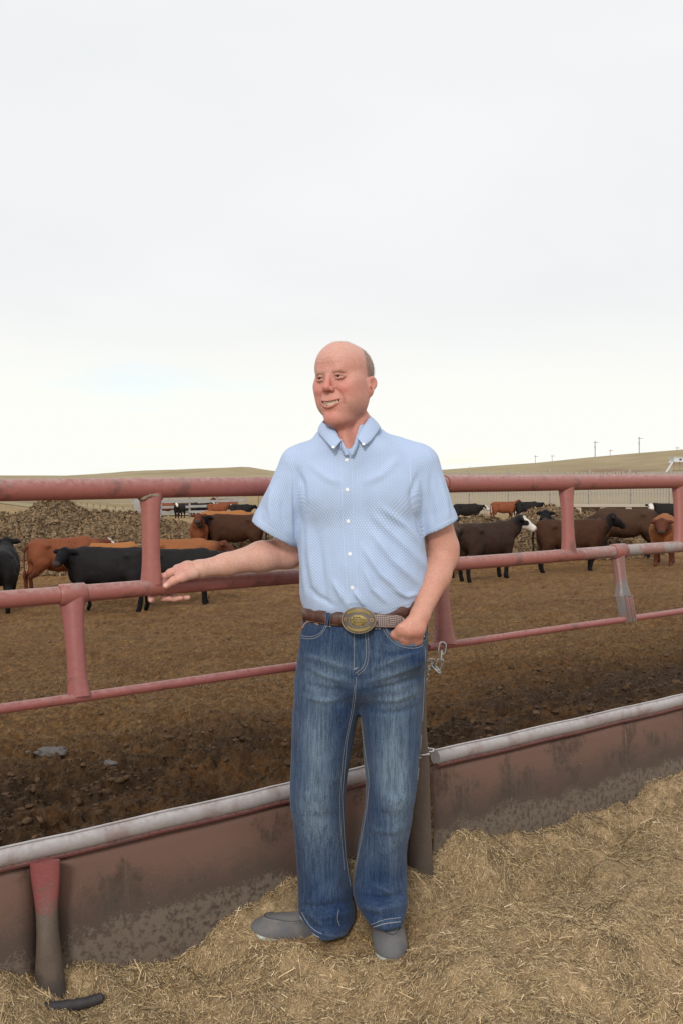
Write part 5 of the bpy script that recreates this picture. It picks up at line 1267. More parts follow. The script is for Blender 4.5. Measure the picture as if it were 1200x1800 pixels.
        ne = sstep(0.14, 0.0, np.hypot((Xc-0.02)/2.4, Yc-2.95)-0.03)[:, None]; c_n = c_n*(1-ne)+c_n*np.array([0.72, 0.62, 0.50])*ne
        return P, F_, np.repeat(c_n, 4, 0)
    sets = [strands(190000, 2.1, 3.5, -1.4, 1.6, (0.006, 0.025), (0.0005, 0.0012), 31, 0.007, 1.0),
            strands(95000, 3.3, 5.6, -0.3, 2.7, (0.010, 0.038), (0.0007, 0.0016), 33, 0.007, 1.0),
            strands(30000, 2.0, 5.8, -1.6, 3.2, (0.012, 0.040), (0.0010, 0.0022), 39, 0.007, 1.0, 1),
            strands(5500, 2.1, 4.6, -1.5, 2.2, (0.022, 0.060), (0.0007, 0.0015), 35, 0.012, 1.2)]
    off = 0; V = []; F_ = []; C = []
    for p, f_, c in sets: V.append(p); F_.append(f_+off); C.append(c); off += len(p)
    m = vcol('chopped_straw', 0.75, 40, 0.08, 0, spec=0.3)
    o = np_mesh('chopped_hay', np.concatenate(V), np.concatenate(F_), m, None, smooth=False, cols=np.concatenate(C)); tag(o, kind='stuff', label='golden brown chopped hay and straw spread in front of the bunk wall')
if 'ground' not in SKIP: build_ground(); build_hay()

# ================================================================ THE RAILS AND THE BUNK WALL
def rust(name, base, worn, amt, rough=0.5, dust_light=(0.33, 0.24, 0.20), top=0.35):
    """painted pipe: paint, patches worn to another colour, dustier upward faces with sky light painted into their colour"""
    m, nt, b, N = newmat(name); co = objco(N)
    f1 = noise(N, co, 7, 5, 0.6); f2 = noise(N, co, 60, 4, 0.65); f3 = noise(N, co, 340, 2)
    c = mixc(N, f2, tuple(x*0.82 for x in base), tuple(min(1, x*1.18) for x in base))
    c = mixc(N, ramp(N, N('ShaderNodeMath', {0: f1, 1: N('ShaderNodeMath', {0: f2, 1: 0.25}, operation='MULTIPLY').outputs[0]}, operation='ADD').outputs[0], 0.78-amt, 0.86-amt*0.9), c, worn)
    nn = N('ShaderNodeSeparateXYZ', {0: N('ShaderNodeNewGeometry').outputs['Normal']}).outputs[2]
    du = N('ShaderNodeMath', {0: ramp(N, nn, 0.1, 0.95), 1: N('ShaderNodeMath', {0: ramp(N, f2, 0.25, 0.7), 1: top}, operation='MULTIPLY').outputs[0]}, operation='MULTIPLY').outputs[0]
    c = mixc(N, du, c, dust_light)  # dusty lightening of upward faces also paints in brightness from the sky
    sp = ramp(N, f3, 0.70, 0.76); c = mixc(N, N('ShaderNodeMath', {0: sp, 1: 0.45}, operation='MULTIPLY').outputs[0], c, (0.42, 0.36, 0.30))
    nt.links.new(c, b.inputs['Base Color']); b.inputs['Roughness'].default_value = rough; b.inputs['Specular IOR Level'].default_value = 0.45
    bump(N, nt, b, f2, 0.0010)
    return m
def build_fence():
    red = rust('red_oxide_paint', (0.300, 0.100, 0.082), (0.18, 0.072, 0.060), 0.09, 0.42, dust_light=(0.42, 0.33, 0.30), top=0.55)
    red2 = rust('red_paint_lower', (0.270, 0.084, 0.076), (0.17, 0.06, 0.055), 0.06, 0.38, dust_light=(0.42, 0.30, 0.28), top=0.4)
    worn = rust('worn_grey_pipe', (0.285, 0.135, 0.115), (0.27, 0.225, 0.21), 0.19, 0.40, dust_light=(0.46, 0.38, 0.36), top=0.6)
    bare = rust('bare_galvanised', (0.15, 0.135, 0.125), (0.21, 0.095, 0.080), 0.28, 0.26, top=0.2)
    weld = rust('rusty_weld', (0.20, 0.13, 0.09), (0.30, 0.26, 0.20), 0.25, 0.8)
    dT, dM, dB = -0.03, 0.0, 0.06
    def rp(px, dz, d):      # point on a rail (height dz below the lens at offset d) seen over photo column px
        Y = fY(px, d); return Vector(((px-600)*Y/F_PX, Y, CAM_Z-dz))
    def zfor(py, px, d): return (py-822.0)*fY(px, d)/F_PX
    zT = zfor(861.3, 0, dT); zM = zfor(1054, 0, dM); zB = zfor(1246, 0, dB)
    ends = {}
    # ---- left panel
    def rail(px0, px1, dz, d, r, mat, name, parent, seg=28):
        a, b_ = rp(px0, dz, d), rp(px1, dz, d); n_ = max(2, int((b_-a).length/0.12)); rg = random.Random(hash(name) % 1000+int(px0))
        pts = [a.lerp(b_, i/n_)+Vector((0, 0, math.sin(i*0.7+px0)*0.0006)) for i in range(n_+1)]
        return MB().tube(pts, r, seg).build(name, mat, parent)
    PL = empty('fence_panel', rp(430, CAM_Z, 0)-Vector((0, 0, 0)), 'dusty red pipe rail fence panel left of the man, under his resting hand', 'fence')
    PR = empty('fence_panel', rp(1000, CAM_Z, 0), 'worn red and grey pipe rail fence panel right of the man', 'fence')
    rail(-420, 700, zT, dT, 0.0310, red, 'top_rail', PL); rail(-420, 700, zM, dM, 0.0245, red, 'middle_rail', PL); rail(-420, 700, zB, dB, 0.0135, red2, 'bottom_rail', PL)
    rail(781, 1620, zT, dT, 0.0325, red, 'top_rail', PR); rail(712, 1018, zM, dM, 0.0255, red, 'middle_rail', PR); rail(1018.5, 1620, zM, dM, 0.0250, worn, 'middle_rail', PR); rail(752, 1620, zB, dB, 0.0130, red2, 'bottom_rail', PR)
    # top rail joint behind his shoulder
    rail(700.5, 780.5, zT, dT, 0.0295, red, 'rail_coupling', PL)
    def upright(px, pz0, d0, pz1, d1, r0, r1, mat, parent, flat=1.25, pxb=None):
        """flared piece of pipe with its two ends pressed round the rails"""
        a = rp(px, pz0, d0); b_ = rp(pxb if pxb else px, pz1, d1)
        pts = []; rr = []
        for t in np.linspace(0, 1, 12):
            pts.append(a.lerp(b_, t)); fl = 1+0.35*abs(2*t-1)**3
            w = (r0*(1-t)+r1*t); rr.append((w*0.72*(2-fl*0.9) if False else w*0.80, w*fl))
        return MB().tube(pts, rr, 22).build('upright', mat, parent)
    def collar(px, dz, d, r, half, mat, parent):
        a = rp(px, dz, d)-Vector(FD)*half; b_ = rp(px, dz, d)+Vector(FD)*half
        m = MB(); m.tube([a, a+Vector(FD)*0.004, a.lerp(b_, 0.5), b_-Vector(FD)*0.004, b_], [r-0.003, r, r*1.01, r, r-0.003], 28); return m.build('collar', mat, parent)
    def weldbead(px, dz, d, rx_, mat, parent, up):
        c = rp(px, dz, d); m = MB()
        pts = []; rg = random.Random(int(px*7)); n_ = 26
        for i in range(n_):
            a = 2*math.pi*i/n_; fn_ = math.sin(a)*rx_*0.72; p = c+Vector(FD)*(math.cos(a)*rx_)+Vector(FN)*fn_+Vector((0, 0, -math.sqrt(max(0, 0.031**2-fn_**2))))
            pts.append(p+Vector((rg.uniform(-1, 1), rg.uniform(-1, 1), rg.uniform(-1, 1)))*0.0012)
        m.tube(pts, [0.0055+rg.uniform(0, 0.003) for _ in pts], 8, closed=True); return m.build('weld_bead', mat, parent)
    # widths measured: top 45px wide, waist 33px
    upright(265, zT+0.012, dT, zM-0.008, dM, 0.0275, 0.0255, red, PL, pxb=266.5)
    weldbead(265, zT, dT, 0.0315, weld, PL, -0.027)
    upright(-215, zT+0.012, dT, zM-0.008, dM, 0.0275, 0.0255, red, PL)
    upright(127, zM+0.010, dM, zB-0.002, dB, 0.0290, 0.0250, red2, PL, pxb=139)
    collar(127, zM, dM, 0.0300, 0.038, red, PL)
    # smudges of bare steel beside the sleeve
    upright(994, zT+0.012, dT, zM-0.008, dM, 0.0270, 0.0250, red, PR, pxb=999)
    upright(1192, zT+0.012, dT, zM-0.008, dM, 0.0270, 0.0250, red, PR, pxb=1195)
    upright(1420, zT+0.012, dT, zM-0.008, dM, 0.0270, 0.0250, red, PR)
    upright(1084, zM+0.010, dM, zfor(1048, 1098, dB*0.7), dB*0.7, 0.0250, 0.0270, bare, PR, pxb=1094)
    upright(772, zM+0.012, dM, zB-0.002, dB, 0.0250, 0.0330, red, PR, pxb=781)
    collar(1086, zM, dM, 0.0320, 0.040, red, PR)
    # bracket of angle pieces welded under the bare upright
    m = MB(); c = rp(1098, 0, 0); z0 = CAM_Z-zfor(1047, 1098, 0.05); z1 = CAM_Z-zfor(1093, 1104, 0.06)
    for i, (o_, w_, t_) in enumerate(((-0.027, 0.012, 0.034), (-0.010, 0.016, 0.046), (0.010, 0.018, 0.042), (0.027, 0.012, 0.036))):
        a = rp(1096, 0, 0.045); b_ = rp(1104, 0, 0.062); a.z = z0-0.003*(i % 2); b_.z = z1
        ctr = (a+b_)/2+Vector(FD)*o_; dv = (a-b_); rot = dv.to_track_quat('Z', 'Y').to_matrix()
        m.box(ctr, (w_, t_, dv.length), rot, 0.003)
    m.build('bracket', bare, PR)
    # joint sleeve of the bottom rail behind the man
    # ---- bunk wall: steel pipe cap, plate panels, crimped pipe posts
    rim_m = rust('weathered_rim_steel', (0.335, 0.300, 0.295), (0.27, 0.21, 0.20), 0.16, 0.30, dust_light=(0.62, 0.60, 0.59), top=0.45)
    dW = 0.06
    zR = zfor(1508, 0, dW)
    plate, nt, b, N = newmat('stained_steel_plate'); co = objco(N); sx = N('ShaderNodeSeparateXYZ', {0: co}); zc = sx.outputs[2]
    f1 = noise(N, co, 4.5, 6, 0.65); f2 = noise(N, co, 55, 4, 0.7); f4 = noise(N, co, 150, 3, 0.7)
    stv = N('ShaderNodeMapping', {0: co, 3: (38, 38, 3.0)}).outputs[0]; st_ = noise(N, stv, 1.0, 3, 0.6)
    c = mixc(N, ramp(N, f2, 0.3, 0.7), (0.078, 0.046, 0.034), (0.142, 0.084, 0.062))
    c = mixc(N, ramp(N, st_, 0.50, 0.72), c, (0.19, 0.125, 0.095))
    c = mixc(N, ramp(N, f1, 0.60, 0.50), c, (0.165, 0.092, 0.070))
    f4t = N('ShaderNodeMath', {0: f4, 1: 0.12}, operation='MULTIPLY').outputs[0]
    zz = N('ShaderNodeMath', {0: zc, 1: N('ShaderNodeMath', {0: f1, 1: 0.22}, operation='MULTIPLY').outputs[0]}, operation='SUBTRACT').outputs[0]
    zz = N('ShaderNodeMath', {0: zz, 1: f4t}, operation='SUBTRACT').outputs[0]
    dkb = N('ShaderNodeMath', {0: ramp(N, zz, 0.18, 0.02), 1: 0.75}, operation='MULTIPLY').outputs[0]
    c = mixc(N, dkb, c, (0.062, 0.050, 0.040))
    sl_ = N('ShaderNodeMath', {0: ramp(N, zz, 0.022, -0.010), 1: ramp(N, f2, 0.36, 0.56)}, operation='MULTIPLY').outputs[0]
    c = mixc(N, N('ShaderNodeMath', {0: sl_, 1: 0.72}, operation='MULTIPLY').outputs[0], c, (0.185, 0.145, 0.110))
    spk = ramp(N, noise(N, co, 85, 2), 0.72, 0.76); c = mixc(N, N('ShaderNodeMath', {0: spk, 1: 0.6}, operation='MULTIPLY').outputs[0], c, (0.34, 0.22, 0.15))
    nt.links.new(c, b.inputs['Base Color']); b.inputs['Roughness'].default_value = 0.72; b.inputs['Specular IOR Level'].default_value = 0.3; bump(N, nt, b, f4, 0.0009)
    BL = empty('bunk_wall', rp(400, CAM_Z, dW), 'low steel feed bunk wall with silvery pipe cap, left part running behind the man', 'wall')
    BR = empty('bunk_wall', rp(1000, CAM_Z, dW), 'low steel feed bunk wall with silvery pipe cap, right part beyond the chained post', 'wall')
    def rim(px0, px1, parent):
        a, b_ = rp(px0, zR, dW), rp(px1, zR, dW); n_ = int((b_-a).length/0.09); m = MB(); pts = [a.lerp(b_, i/n_)+Vector((0, 0, 0.0012*math.sin(i*1.3)+0.0008*math.sin(i*3.1))) for i in range(n_+1)]
        m.tube(pts, [(0.0262, 0.0260)]*len(pts), 30); o = m.build('pipe_cap', rim_m, parent)
        m = MB(); m.tube([p+Vector((0, 0, 0.0272))+Vector(FN)*0.009 for p in pts], 0.0022, 8); m.build('weld_seam', rim_m, o)
        m = MB(); m.tube([p+Vector((0, 0, -0.028))+Vector(FN)*0.008 for p in pts], [(0.009, 0.012)]*len(pts), 10); m.build('under_lip', rust('lip_red', (0.12, 0.035, 0.032), (0.09, 0.04, 0.035), 0.15, 0.55), parent)
    rim(-420, 716, BL); rim(764, 1620, BR)
    def panel(px0, px1, parent, d=dW):
        a = rp(px0, 0, d+0.0); b_ = rp(px1, 0, d); n_ = max(2, int((b_-a).length/0.05)); rows_ = 14; V_ = []; 
        for i in range(n_+1):
            p = a.lerp(b_, i/n_)
            for j in range(rows_+1):
                zz_ = -0.12+(0.392+0.12)*j/rows_
                off_ = 0.010*math.sin(math.pi*j/rows_)*1.0+0.0035*float(vn2([i*0.31+px0], [j*0.5], 5)[0]); off_ += 0.020*(1-j/rows_)
                V_.append((p.x+FN[0]*off_, p.y+FN[1]*off_, zz_))
        F_ = [(i*(rows_+1)+j, (i+1)*(rows_+1)+j, (i+1)*(rows_+1)+j+1, i*(rows_+1)+j+1) for i in range(n_) for j in range(rows_)]
        o = np_mesh('plate_panel', np.array(V_), np.array(F_), plate, parent); s_ = o.modifiers.new('thickness', 'SOLIDIFY'); s_.thickness = 0.008; s_.offset = -1
        return o
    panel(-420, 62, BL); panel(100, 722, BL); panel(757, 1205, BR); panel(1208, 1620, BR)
    # crimped post under the cap at the left: bright red at its head, muddy below
    post_m, nt, b, N = newmat('muddy_red_post'); co = objco(N); zc = N('ShaderNodeSeparateXYZ', {0: co}).outputs[2]; f1 = noise(N, co, 16, 5, 0.6); f2 = noise(N, co, 110, 4, 0.7)
    zz = N('ShaderNodeMath', {0: zc, 1: N('ShaderNodeMath', {0: f1, 1: 0.30}, operation='MULTIPLY').outputs[0]}, operation='SUBTRACT').outputs[0]
    c = mixc(N, f2, (0.19, 0.045, 0.045), (0.25, 0.07, 0.065)); md = mixc(N, f2, (0.075, 0.052, 0.038), (0.15, 0.11, 0.085)); c = mixc(N, ramp(N, zz, 0.175, 0.125), c, md)
    c = mixc(N, N('ShaderNodeMath', {0: ramp(N, zz, 0.0, -0.10), 1: 0.8}, operation='MULTIPLY').outputs[0], c, (0.045, 0.036, 0.032)); nt.links.new(c, b.inputs['Base Color']); b.inputs['Roughness'].default_value = 0.6; bump(N, nt, b, f2, 0.0015)
    def crimped(pxt, pxb, z_top, z_bot, parent, mat, wt, wm, wb, d0, d1):
        a = rp(pxt, 0, d0); a.z = z_top; b_ = rp(pxb, 0, d1); b_.z = z_bot; pts = []; rr = []
        for t in np.linspace(0, 1, 22):
            w = wt+(wm-wt)*float(sstep(0, 0.42, t)) if t < 0.5 else wm+(wb-wm)*float(sstep(0.45, 0.95, t))
            dep = 0.016 + 0.020*float(sstep(0.15, 0.6, t))
            pts.append(a.lerp(b_, t)); rr.append((dep, w))
        m = MB(); m.tube(pts, rr, 26); return m.build('post', mat, parent)
    crimped(79, 90, CAM_Z-zR-0.022, 0.020, BL, post_m, 0.041, 0.0285, 0.042, dW+0.035, dW+0.055)
    # ---- tall post behind the man
    pm, nt, b, N = newmat('brown_grimy_post'); co = objco(N); f1 = noise(N, co, 14, 5, 0.6); f2 = noise(N, co, 90, 4, 0.7)
    zc = N('ShaderNodeSeparateXYZ', {0: co}).outputs[2]
    c = mixc(N, f2, (0.085, 0.058, 0.042), (0.16, 0.115, 0.085)); c = mixc(N, ramp(N, f1, 0.70, 0.74), c, (0.28, 0.04, 0.045)); c = mixc(N, N('ShaderNodeMath', {0: ramp(N, zc, 0.22, 0.05), 1: 0.6}, operation='MULTIPLY').outputs[0], c, (0.05, 0.042, 0.036))
    nt.links.new(c, b.inputs['Base Color']); b.inputs['Roughness'].default_value = 0.55; bump(N, nt, b, f2, 0.0015)
    TP = empty('steel_post', rp(738, CAM_Z, dW+0.03), 'grimy brown flattened steel post standing behind the man between the two bunk wall parts', 'post')
    a = rp(735, 0, 0.02); b_ = rp(738, 0, dW+0.07); pts = []; rr = []
    for t in np.linspace(0, 1, 40):
        p = a.lerp(b_, t); p.z = (CAM_Z-zT)*(1-t)+(0.0)*t; p.x = a.x+(b_.x-a.x)*t; z_ = p.z
        w = np.interp(z_, [0.0, 0.10, 0.25, 0.42, 0.55, 0.8, 1.4], [0.046, 0.043, 0.037, 0.034, 0.024, 0.024, 0.026]); dep = np.interp(z_, [0, 0.3, 0.6, 1.4], [0.022, 0.022, 0.028, 0.028])
        pts.append(p); rr.append((float(dep), float(w)))
    MB().tube(pts, rr, 26).build('post_tube', pm, TP)
    # ---- chains
    steel = simple('chain_steel', (0.50, 0.48, 0.46), 0.3, 0.85, var=0.35, vscale=120)
    def link_mesh(c, d, nrm, L=0.040, w=0.012, r=0.0033):
        c = Vector(c); d = Vector(d).normalized(); nrm = Vector(nrm); nrm = (nrm-d*nrm.dot(d)).normalized(); pts = []
        for i in range(24):
            a = 2*math.pi*i/24; u = math.cos(a)*w; v = math.sin(a)*w; v += (L/2-w) if v > 0 else -(L/2-w)
            pts.append(c+d*v+nrm*u)
        return pts
    def chain_obj(pts, label, parent=None, r=0.0033, L=0.042, w=0.0125):
        root = empty('chain', pts[0], label, 'chain')
        P_ = [Vector(p) for p in pts]; cum = [0]
        for a, b_ in zip(P_[:-1], P_[1:]): cum.append(cum[-1]+(b_-a).length)
        n_ = max(1, round(cum[-1]/(L-4*r))); k = 0
        for i in range(n_):
            s_ = (i+0.5)/n_*cum[-1]
            while k < len(cum)-2 and cum[k+1] < s_: k += 1
            t = (s_-cum[k])/(cum[k+1]-cum[k]); c = P_[k].lerp(P_[k+1], t); d = P_[k+1]-P_[k]
            nr = Vector((1, 0.2, 0)) if i % 2 == 0 else Vector((0.2, 1, 0.3))
            if abs(d.normalized().dot(nr.normalized())) > 0.9: nr = Vector((0, 0, 1))
            MB().tube(link_mesh(c, d, nr, L, w), r, 8, closed=True).build('chain_link', steel, root)
        return root
    A = lambda px, py, Y: Vector(W(px, py, Y))
    yb = fY(772, 0.10)
    chain_obj([A(777, 1132, yb), A(774, 1158, yb-0.01), A(768, 1178, yb-0.01), A(756, 1166, yb-0.01), A(748, 1186, yb), A(742, 1200, yb)], 'loose chain hanging from the bottom rail by his hip')
    chain_obj([A(718, 1326, 3.30), A(736, 1327, 3.34), A(748, 1325, 3.36), A(757, 1317, 3.42)], 'short chain looped round the post at the height of the pipe cap')
    chain_obj([A(736, 982, 3.36), A(746, 983, 3.38), A(752, 990, 3.44)], 'bit of chain at the middle rail beside his elbow')
    # dark hose end on the feed at the lower left
    hm = simple('muddy_rubber', (0.035, 0.030, 0.032), 0.65, var=0.5, vscale=40, bmp=0.003, bscale=60)
    pts = [W(px, py, Y) for px, py, Y in ((32, 1792, 2.485), (70, 1781, 2.505), (110, 1768, 2.53), (150, 1754, 2.56), (184, 1741, 2.585))]
    pts = [np.array([p[0], p[1], (0.7*hay_h(np.array([-0.72]), np.array([2.54]))[0]+0.3*hay_h(np.array([p[0]]), np.array([p[1]]))[0])+0.005]) for p in pts]
    o = MB().tube(curve_pts(pts, 6), [0.004]+[0.0140+0.0007*math.sin(i*1.7)+0.0006*math.sin(i*3.9) for i in range(len(curve_pts(pts, 6))-2)]+[0.004], 12).build('rubber_hose', hm)
    tag(o, 'short piece of muddy black hose lying in the hay near the left post', 'hose')
    # grey clods of dried manure in the pen by the left edge
    gmx = simple('grey_dung', (0.105, 0.092, 0.085), 0.85, var=0.7, vscale=40, bmp=0.006, bscale=70)
    for i, (px, py, Yc, s_, lab) in enumerate(((92, 1326, None, (0.085, 0.05, 0.035), 'large ragged grey dung cake in the churned mud left of the man'), (196, 1345, None, (0.035, 0.025, 0.018), 'small grey dung lump in the mud between the dung cake and the man'), (50, 1325, None, (0.025, 0.02, 0.012), 'tiny grey dung lump left of the ragged dung cake'))):
        Y = 4.0
        for _ in range(30): Y = (CAM_Z-ground_z((px-600)*Y/F_PX, Y))*F_PX/(py-822.0)*0.5+Y*0.5
        x = (px-600)*Y/F_PX; z = ground_z(x, Y); bm = bmesh.new(); bmesh.ops.create_icosphere(bm, subdivisions=3, radius=1.0)
        P = np.array([v.co[:] for v in bm.verts]); dsp = 1+0.45*fbm3(P*1.7+i*9, 3, 3)+0.2*vn3(P*6, 2)
        for v, d_, p in zip(bm.verts, dsp, P): v.co = Vector((p[0]*s_[0]*d_, p[1]*s_[1]*d_, p[2]*s_[2]*d_))
        mb = MB(); mb.bm.free(); mb.bm = bm; o = mb.build('dung_cake', gmx, auto=False); o.location = (x, Y, z+s_[2]*0.4); tag(o, lab, 'dung')
if 'fence' not in SKIP: build_fence()

# ================================================================ THE CATTLE
def cow_mesh(pose, side=1, fat=1.0, seed=0, name='cow_mesh'):
    r = random.Random(seed); f = Field((-1.25, -0.85, -0.02), (1.75, 0.85, 1.62), 0.021)
    f.op(ell((0.42, 0, 0.86), (0.36, 0.26*fat, 0.35)), 0)
    f.op(ell((-0.05, 0, 0.83), (0.56, 0.32*fat, 0.35)), 0.10)
    f.op(ell((-0.56, 0, 0.93), (0.33, 0.26*fat, 0.30)), 0.10)
    f.op(cone((-0.74, 0, 1.13), (0.55, 0, 1.15), 0.10, 0.11), 0.10)
    f.op(cone((-0.66, 0.13, 1.10), (-0.60, -0.13, 1.10), 0.09), 0.06)
    f.op(ell((0.66, 0, 0.74), (0.18, 0.15, 0.22)), 0.10)
    f.op(ell((0.50, 0, 1.05), (0.22, 0.17, 0.17)), 0.08)
    ph = [r.uniform(-0.12, 0.12) for _ in range(4)]
    for k, s in enumerate((-1, 1)):
        a = ph[k]
        f.op(cone((0.50, s*0.16, 0.80), (0.50+a*0.3, s*0.17, 0.58), 0.150, 0.100), 0.06)
        f.op(cone((0.50+a*0.3, s*0.17, 0.58), (0.52+a*0.6, s*0.165, 0.36), 0.095, 0.062), 0.03)
        f.op(cone((0.52+a*0.6, s*0.165, 0.36), (0.50+a, s*0.165, 0.10), 0.050, 0.045), 0.02)
        f.op(cone((0.50+a, s*0.165, 0.10), (0.53+a, s*0.165, 0.035), 0.045, 0.055), 0.02)
        b = ph[k+2]
        f.op(ell((-0.62, s*0.17, 0.80), (0.22, 0.12, 0.27)), 0.06)
        f.op(cone((-0.60, s*0.18, 0.72), (-0.70+b*0.5, s*0.17, 0.50), 0.150, 0.085), 0.06)
        f.op(cone((-0.70+b*0.5, s*0.17, 0.50), (-0.80+b*0.8, s*0.165, 0.42), 0.076, 0.062), 0.03)
        f.op(cone((-0.80+b*0.8, s*0.165, 0.42), (-0.76+b, s*0.165, 0.10), 0.054, 0.046), 0.02)
        f.op(cone((-0.76+b, s*0.165, 0.10), (-0.73+b, s*0.165, 0.035), 0.045, 0.055), 0.02)
        f.op(ell((0.46, s*0.20, 0.86), (0.17, 0.09, 0.26)), 0.05)
        f.op(ell((-0.50, s*0.21, 1.09), (0.09, 0.06, 0.05)), 0.05)
        f.op(ell((-0.40, s*0.33, 1.00), (0.12, 0.07, 0.09)), 0.10, sub=True)
        f.op(ell((0.20, s*0.36, 0.95), (0.07, 0.06, 0.20)), 0.10, sub=True)
    # tail
    tl = [(-0.84, 0, 1.14), (-0.95, 0.02, 1.04), (-0.97, 0.03, 0.82), (-0.96, 0.02, 0.60), (-0.95, 0.03, 0.46), (-0.95, 0.03, 0.34)]
    for p, q, r0, r1 in zip(tl[:-1], tl[1:], (0.045, 0.032, 0.026, 0.026, 0.045), (0.032, 0.026, 0.026, 0.045, 0.022)): f.op(cone(p, q, r0, r1), 0.02)
    P = {'fwd': ((1.02, 0.0, 1.26), (1.0, 0.0, -0.55)), 'high': ((0.98, 0.0, 1.34), (1.0, 0.0, -0.45)), 'level': ((1.12, 0.0, 1.08), (1.0, 0.0, -0.60)), 'low': ((1.16, 0.0, 0.78), (0.7, 0.0, -0.85)),
         'turn': ((0.80, 0.30*side, 1.14), (0.12, 1.0*side, -0.50)), 'half': ((0.98, 0.14*side, 1.26), (0.75, 0.60*side, -0.55))}[pose]
    hp = np.array(P[0]); hd = np.array(P[1]); hd = hd/np.linalg.norm(hd); sd = np.cross([0, 0, 1.0], hd); sd /= np.linalg.norm(sd); up = np.cross(hd, sd)
    mid = (np.array([0.60, 0, 1.0])+hp)/2+np.array([0, 0, -0.02])
    f.op(cone((0.55, 0, 0.96), mid-up*0.02, 0.255, 0.190), 0.10); f.op(cone(mid-up*0.02, hp-up*0.03, 0.190, 0.125), 0.06)
    f.op(cone((0.66, 0, 0.80), mid-np.array([0, 0, 0.10]), 0.13, 0.09), 0.08)
    f.op(cone(hp, hp+hd*0.15, 0.125, 0.112), 0.04); f.op(cone(hp+hd*0.15, hp+hd*0.33, 0.108, 0.080), 0.04)
    f.op(ell(hp+hd*0.36, (0.085, 0.085, 0.068)), 0.03); f.op(cone(hp+up*0.055, hp+up*0.075+hd*0.02, 0.075), 0.04)
    for s in (-1, 1):
        e0 = hp+up*0.055+sd*s*0.09-hd*0.02; e1 = hp+up*0.015+sd*s*0.265-hd*0.03
        f.op(cone(e0, e0*0.4+e1*0.6, 0.034, 0.052), 0.02); f.op(cone(e0*0.4+e1*0.6, e1, 0.050, 0.020), 0.02)
        f.op(cone(hp+sd*s*0.075+up*0.03+hd*0.09, hp+sd*s*0.07+up*0.03+hd*0.12, 0.036), 0.02)
    V, Q = f.mesh(); V = relax(V, Q, 1, 0.5); N0 = vnormals(V, Q)
    V = V+N0*(0.010*fbm3(V*5, 3, seed)+0.004*fbm3(V*18, 2, seed+3))[:, None]
    rel = V-hp; a = rel @ hd; b = rel @ sd; c = rel @ up; rad = np.sqrt(b*b+c*c)
    nf = 0.04*vn3(V*9, 5)
    face = sstep(-0.03, 0.03, a+nf)*sstep(0.19, 0.15, rad)*(1-sstep(0.42, 0.44, a)*0.0)*(np.abs(b) < 0.11+nf)
    face *= (rel[:, 2] > -0.55)
    eye = np.zeros(len(V))
    for s in (-1, 1): eye = np.maximum(eye, np.exp(-(np.linalg.norm(V-(hp+sd*s*0.108+up*0.03+hd*0.105), axis=1)/0.030)**2))
    noseb = sstep(0.36, 0.40, a)*sstep(0.2, 0.12, rad)
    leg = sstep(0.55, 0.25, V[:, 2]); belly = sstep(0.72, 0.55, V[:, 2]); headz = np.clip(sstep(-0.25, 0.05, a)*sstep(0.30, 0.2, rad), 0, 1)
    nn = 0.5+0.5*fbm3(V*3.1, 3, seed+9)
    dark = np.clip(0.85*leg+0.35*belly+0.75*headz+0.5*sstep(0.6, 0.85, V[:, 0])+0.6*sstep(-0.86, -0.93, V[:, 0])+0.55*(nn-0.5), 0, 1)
    me = np_mesh(name, V, Q, [None], attrs={'face': face, 'eye': np.maximum(eye, 0), 'nose': noseb, 'dark': dark}, make=False)
    return me
def hide(name, light, dark, white=False, rough=0.7):
    m, nt, b, N = newmat(name); co = objco(N); A = lambda n: N('ShaderNodeAttribute', attribute_name=n).outputs['Fac']
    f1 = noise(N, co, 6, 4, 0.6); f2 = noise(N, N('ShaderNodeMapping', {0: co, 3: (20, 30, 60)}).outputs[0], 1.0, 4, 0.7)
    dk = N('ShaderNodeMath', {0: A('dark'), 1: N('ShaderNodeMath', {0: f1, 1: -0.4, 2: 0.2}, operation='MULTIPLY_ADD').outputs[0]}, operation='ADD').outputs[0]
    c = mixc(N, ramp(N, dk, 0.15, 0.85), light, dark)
    c = N('ShaderNodeMix', {0: 1.0, 6: c, 7: mixc(N, f2, (0.65, 0.65, 0.65), (1.4, 1.4, 1.4))}, data_type='RGBA', blend_type='MULTIPLY').outputs[2]
    if white: c = mixc(N, A('face'), c, (0.66, 0.60, 0.54))
    c = mixc(N, A('nose'), c, (0.05, 0.035, 0.03) if not white else (0.30, 0.17, 0.13)); c = mixc(N, A('eye'), c, (0.008, 0.006, 0.005))
    nt.links.new(c, b.inputs['Base Color']); b.inputs['Roughness'].default_value = rough; b.inputs['Specular IOR Level'].default_value = 0.16
    bump(N, nt, b, f2, 0.012)
    return m
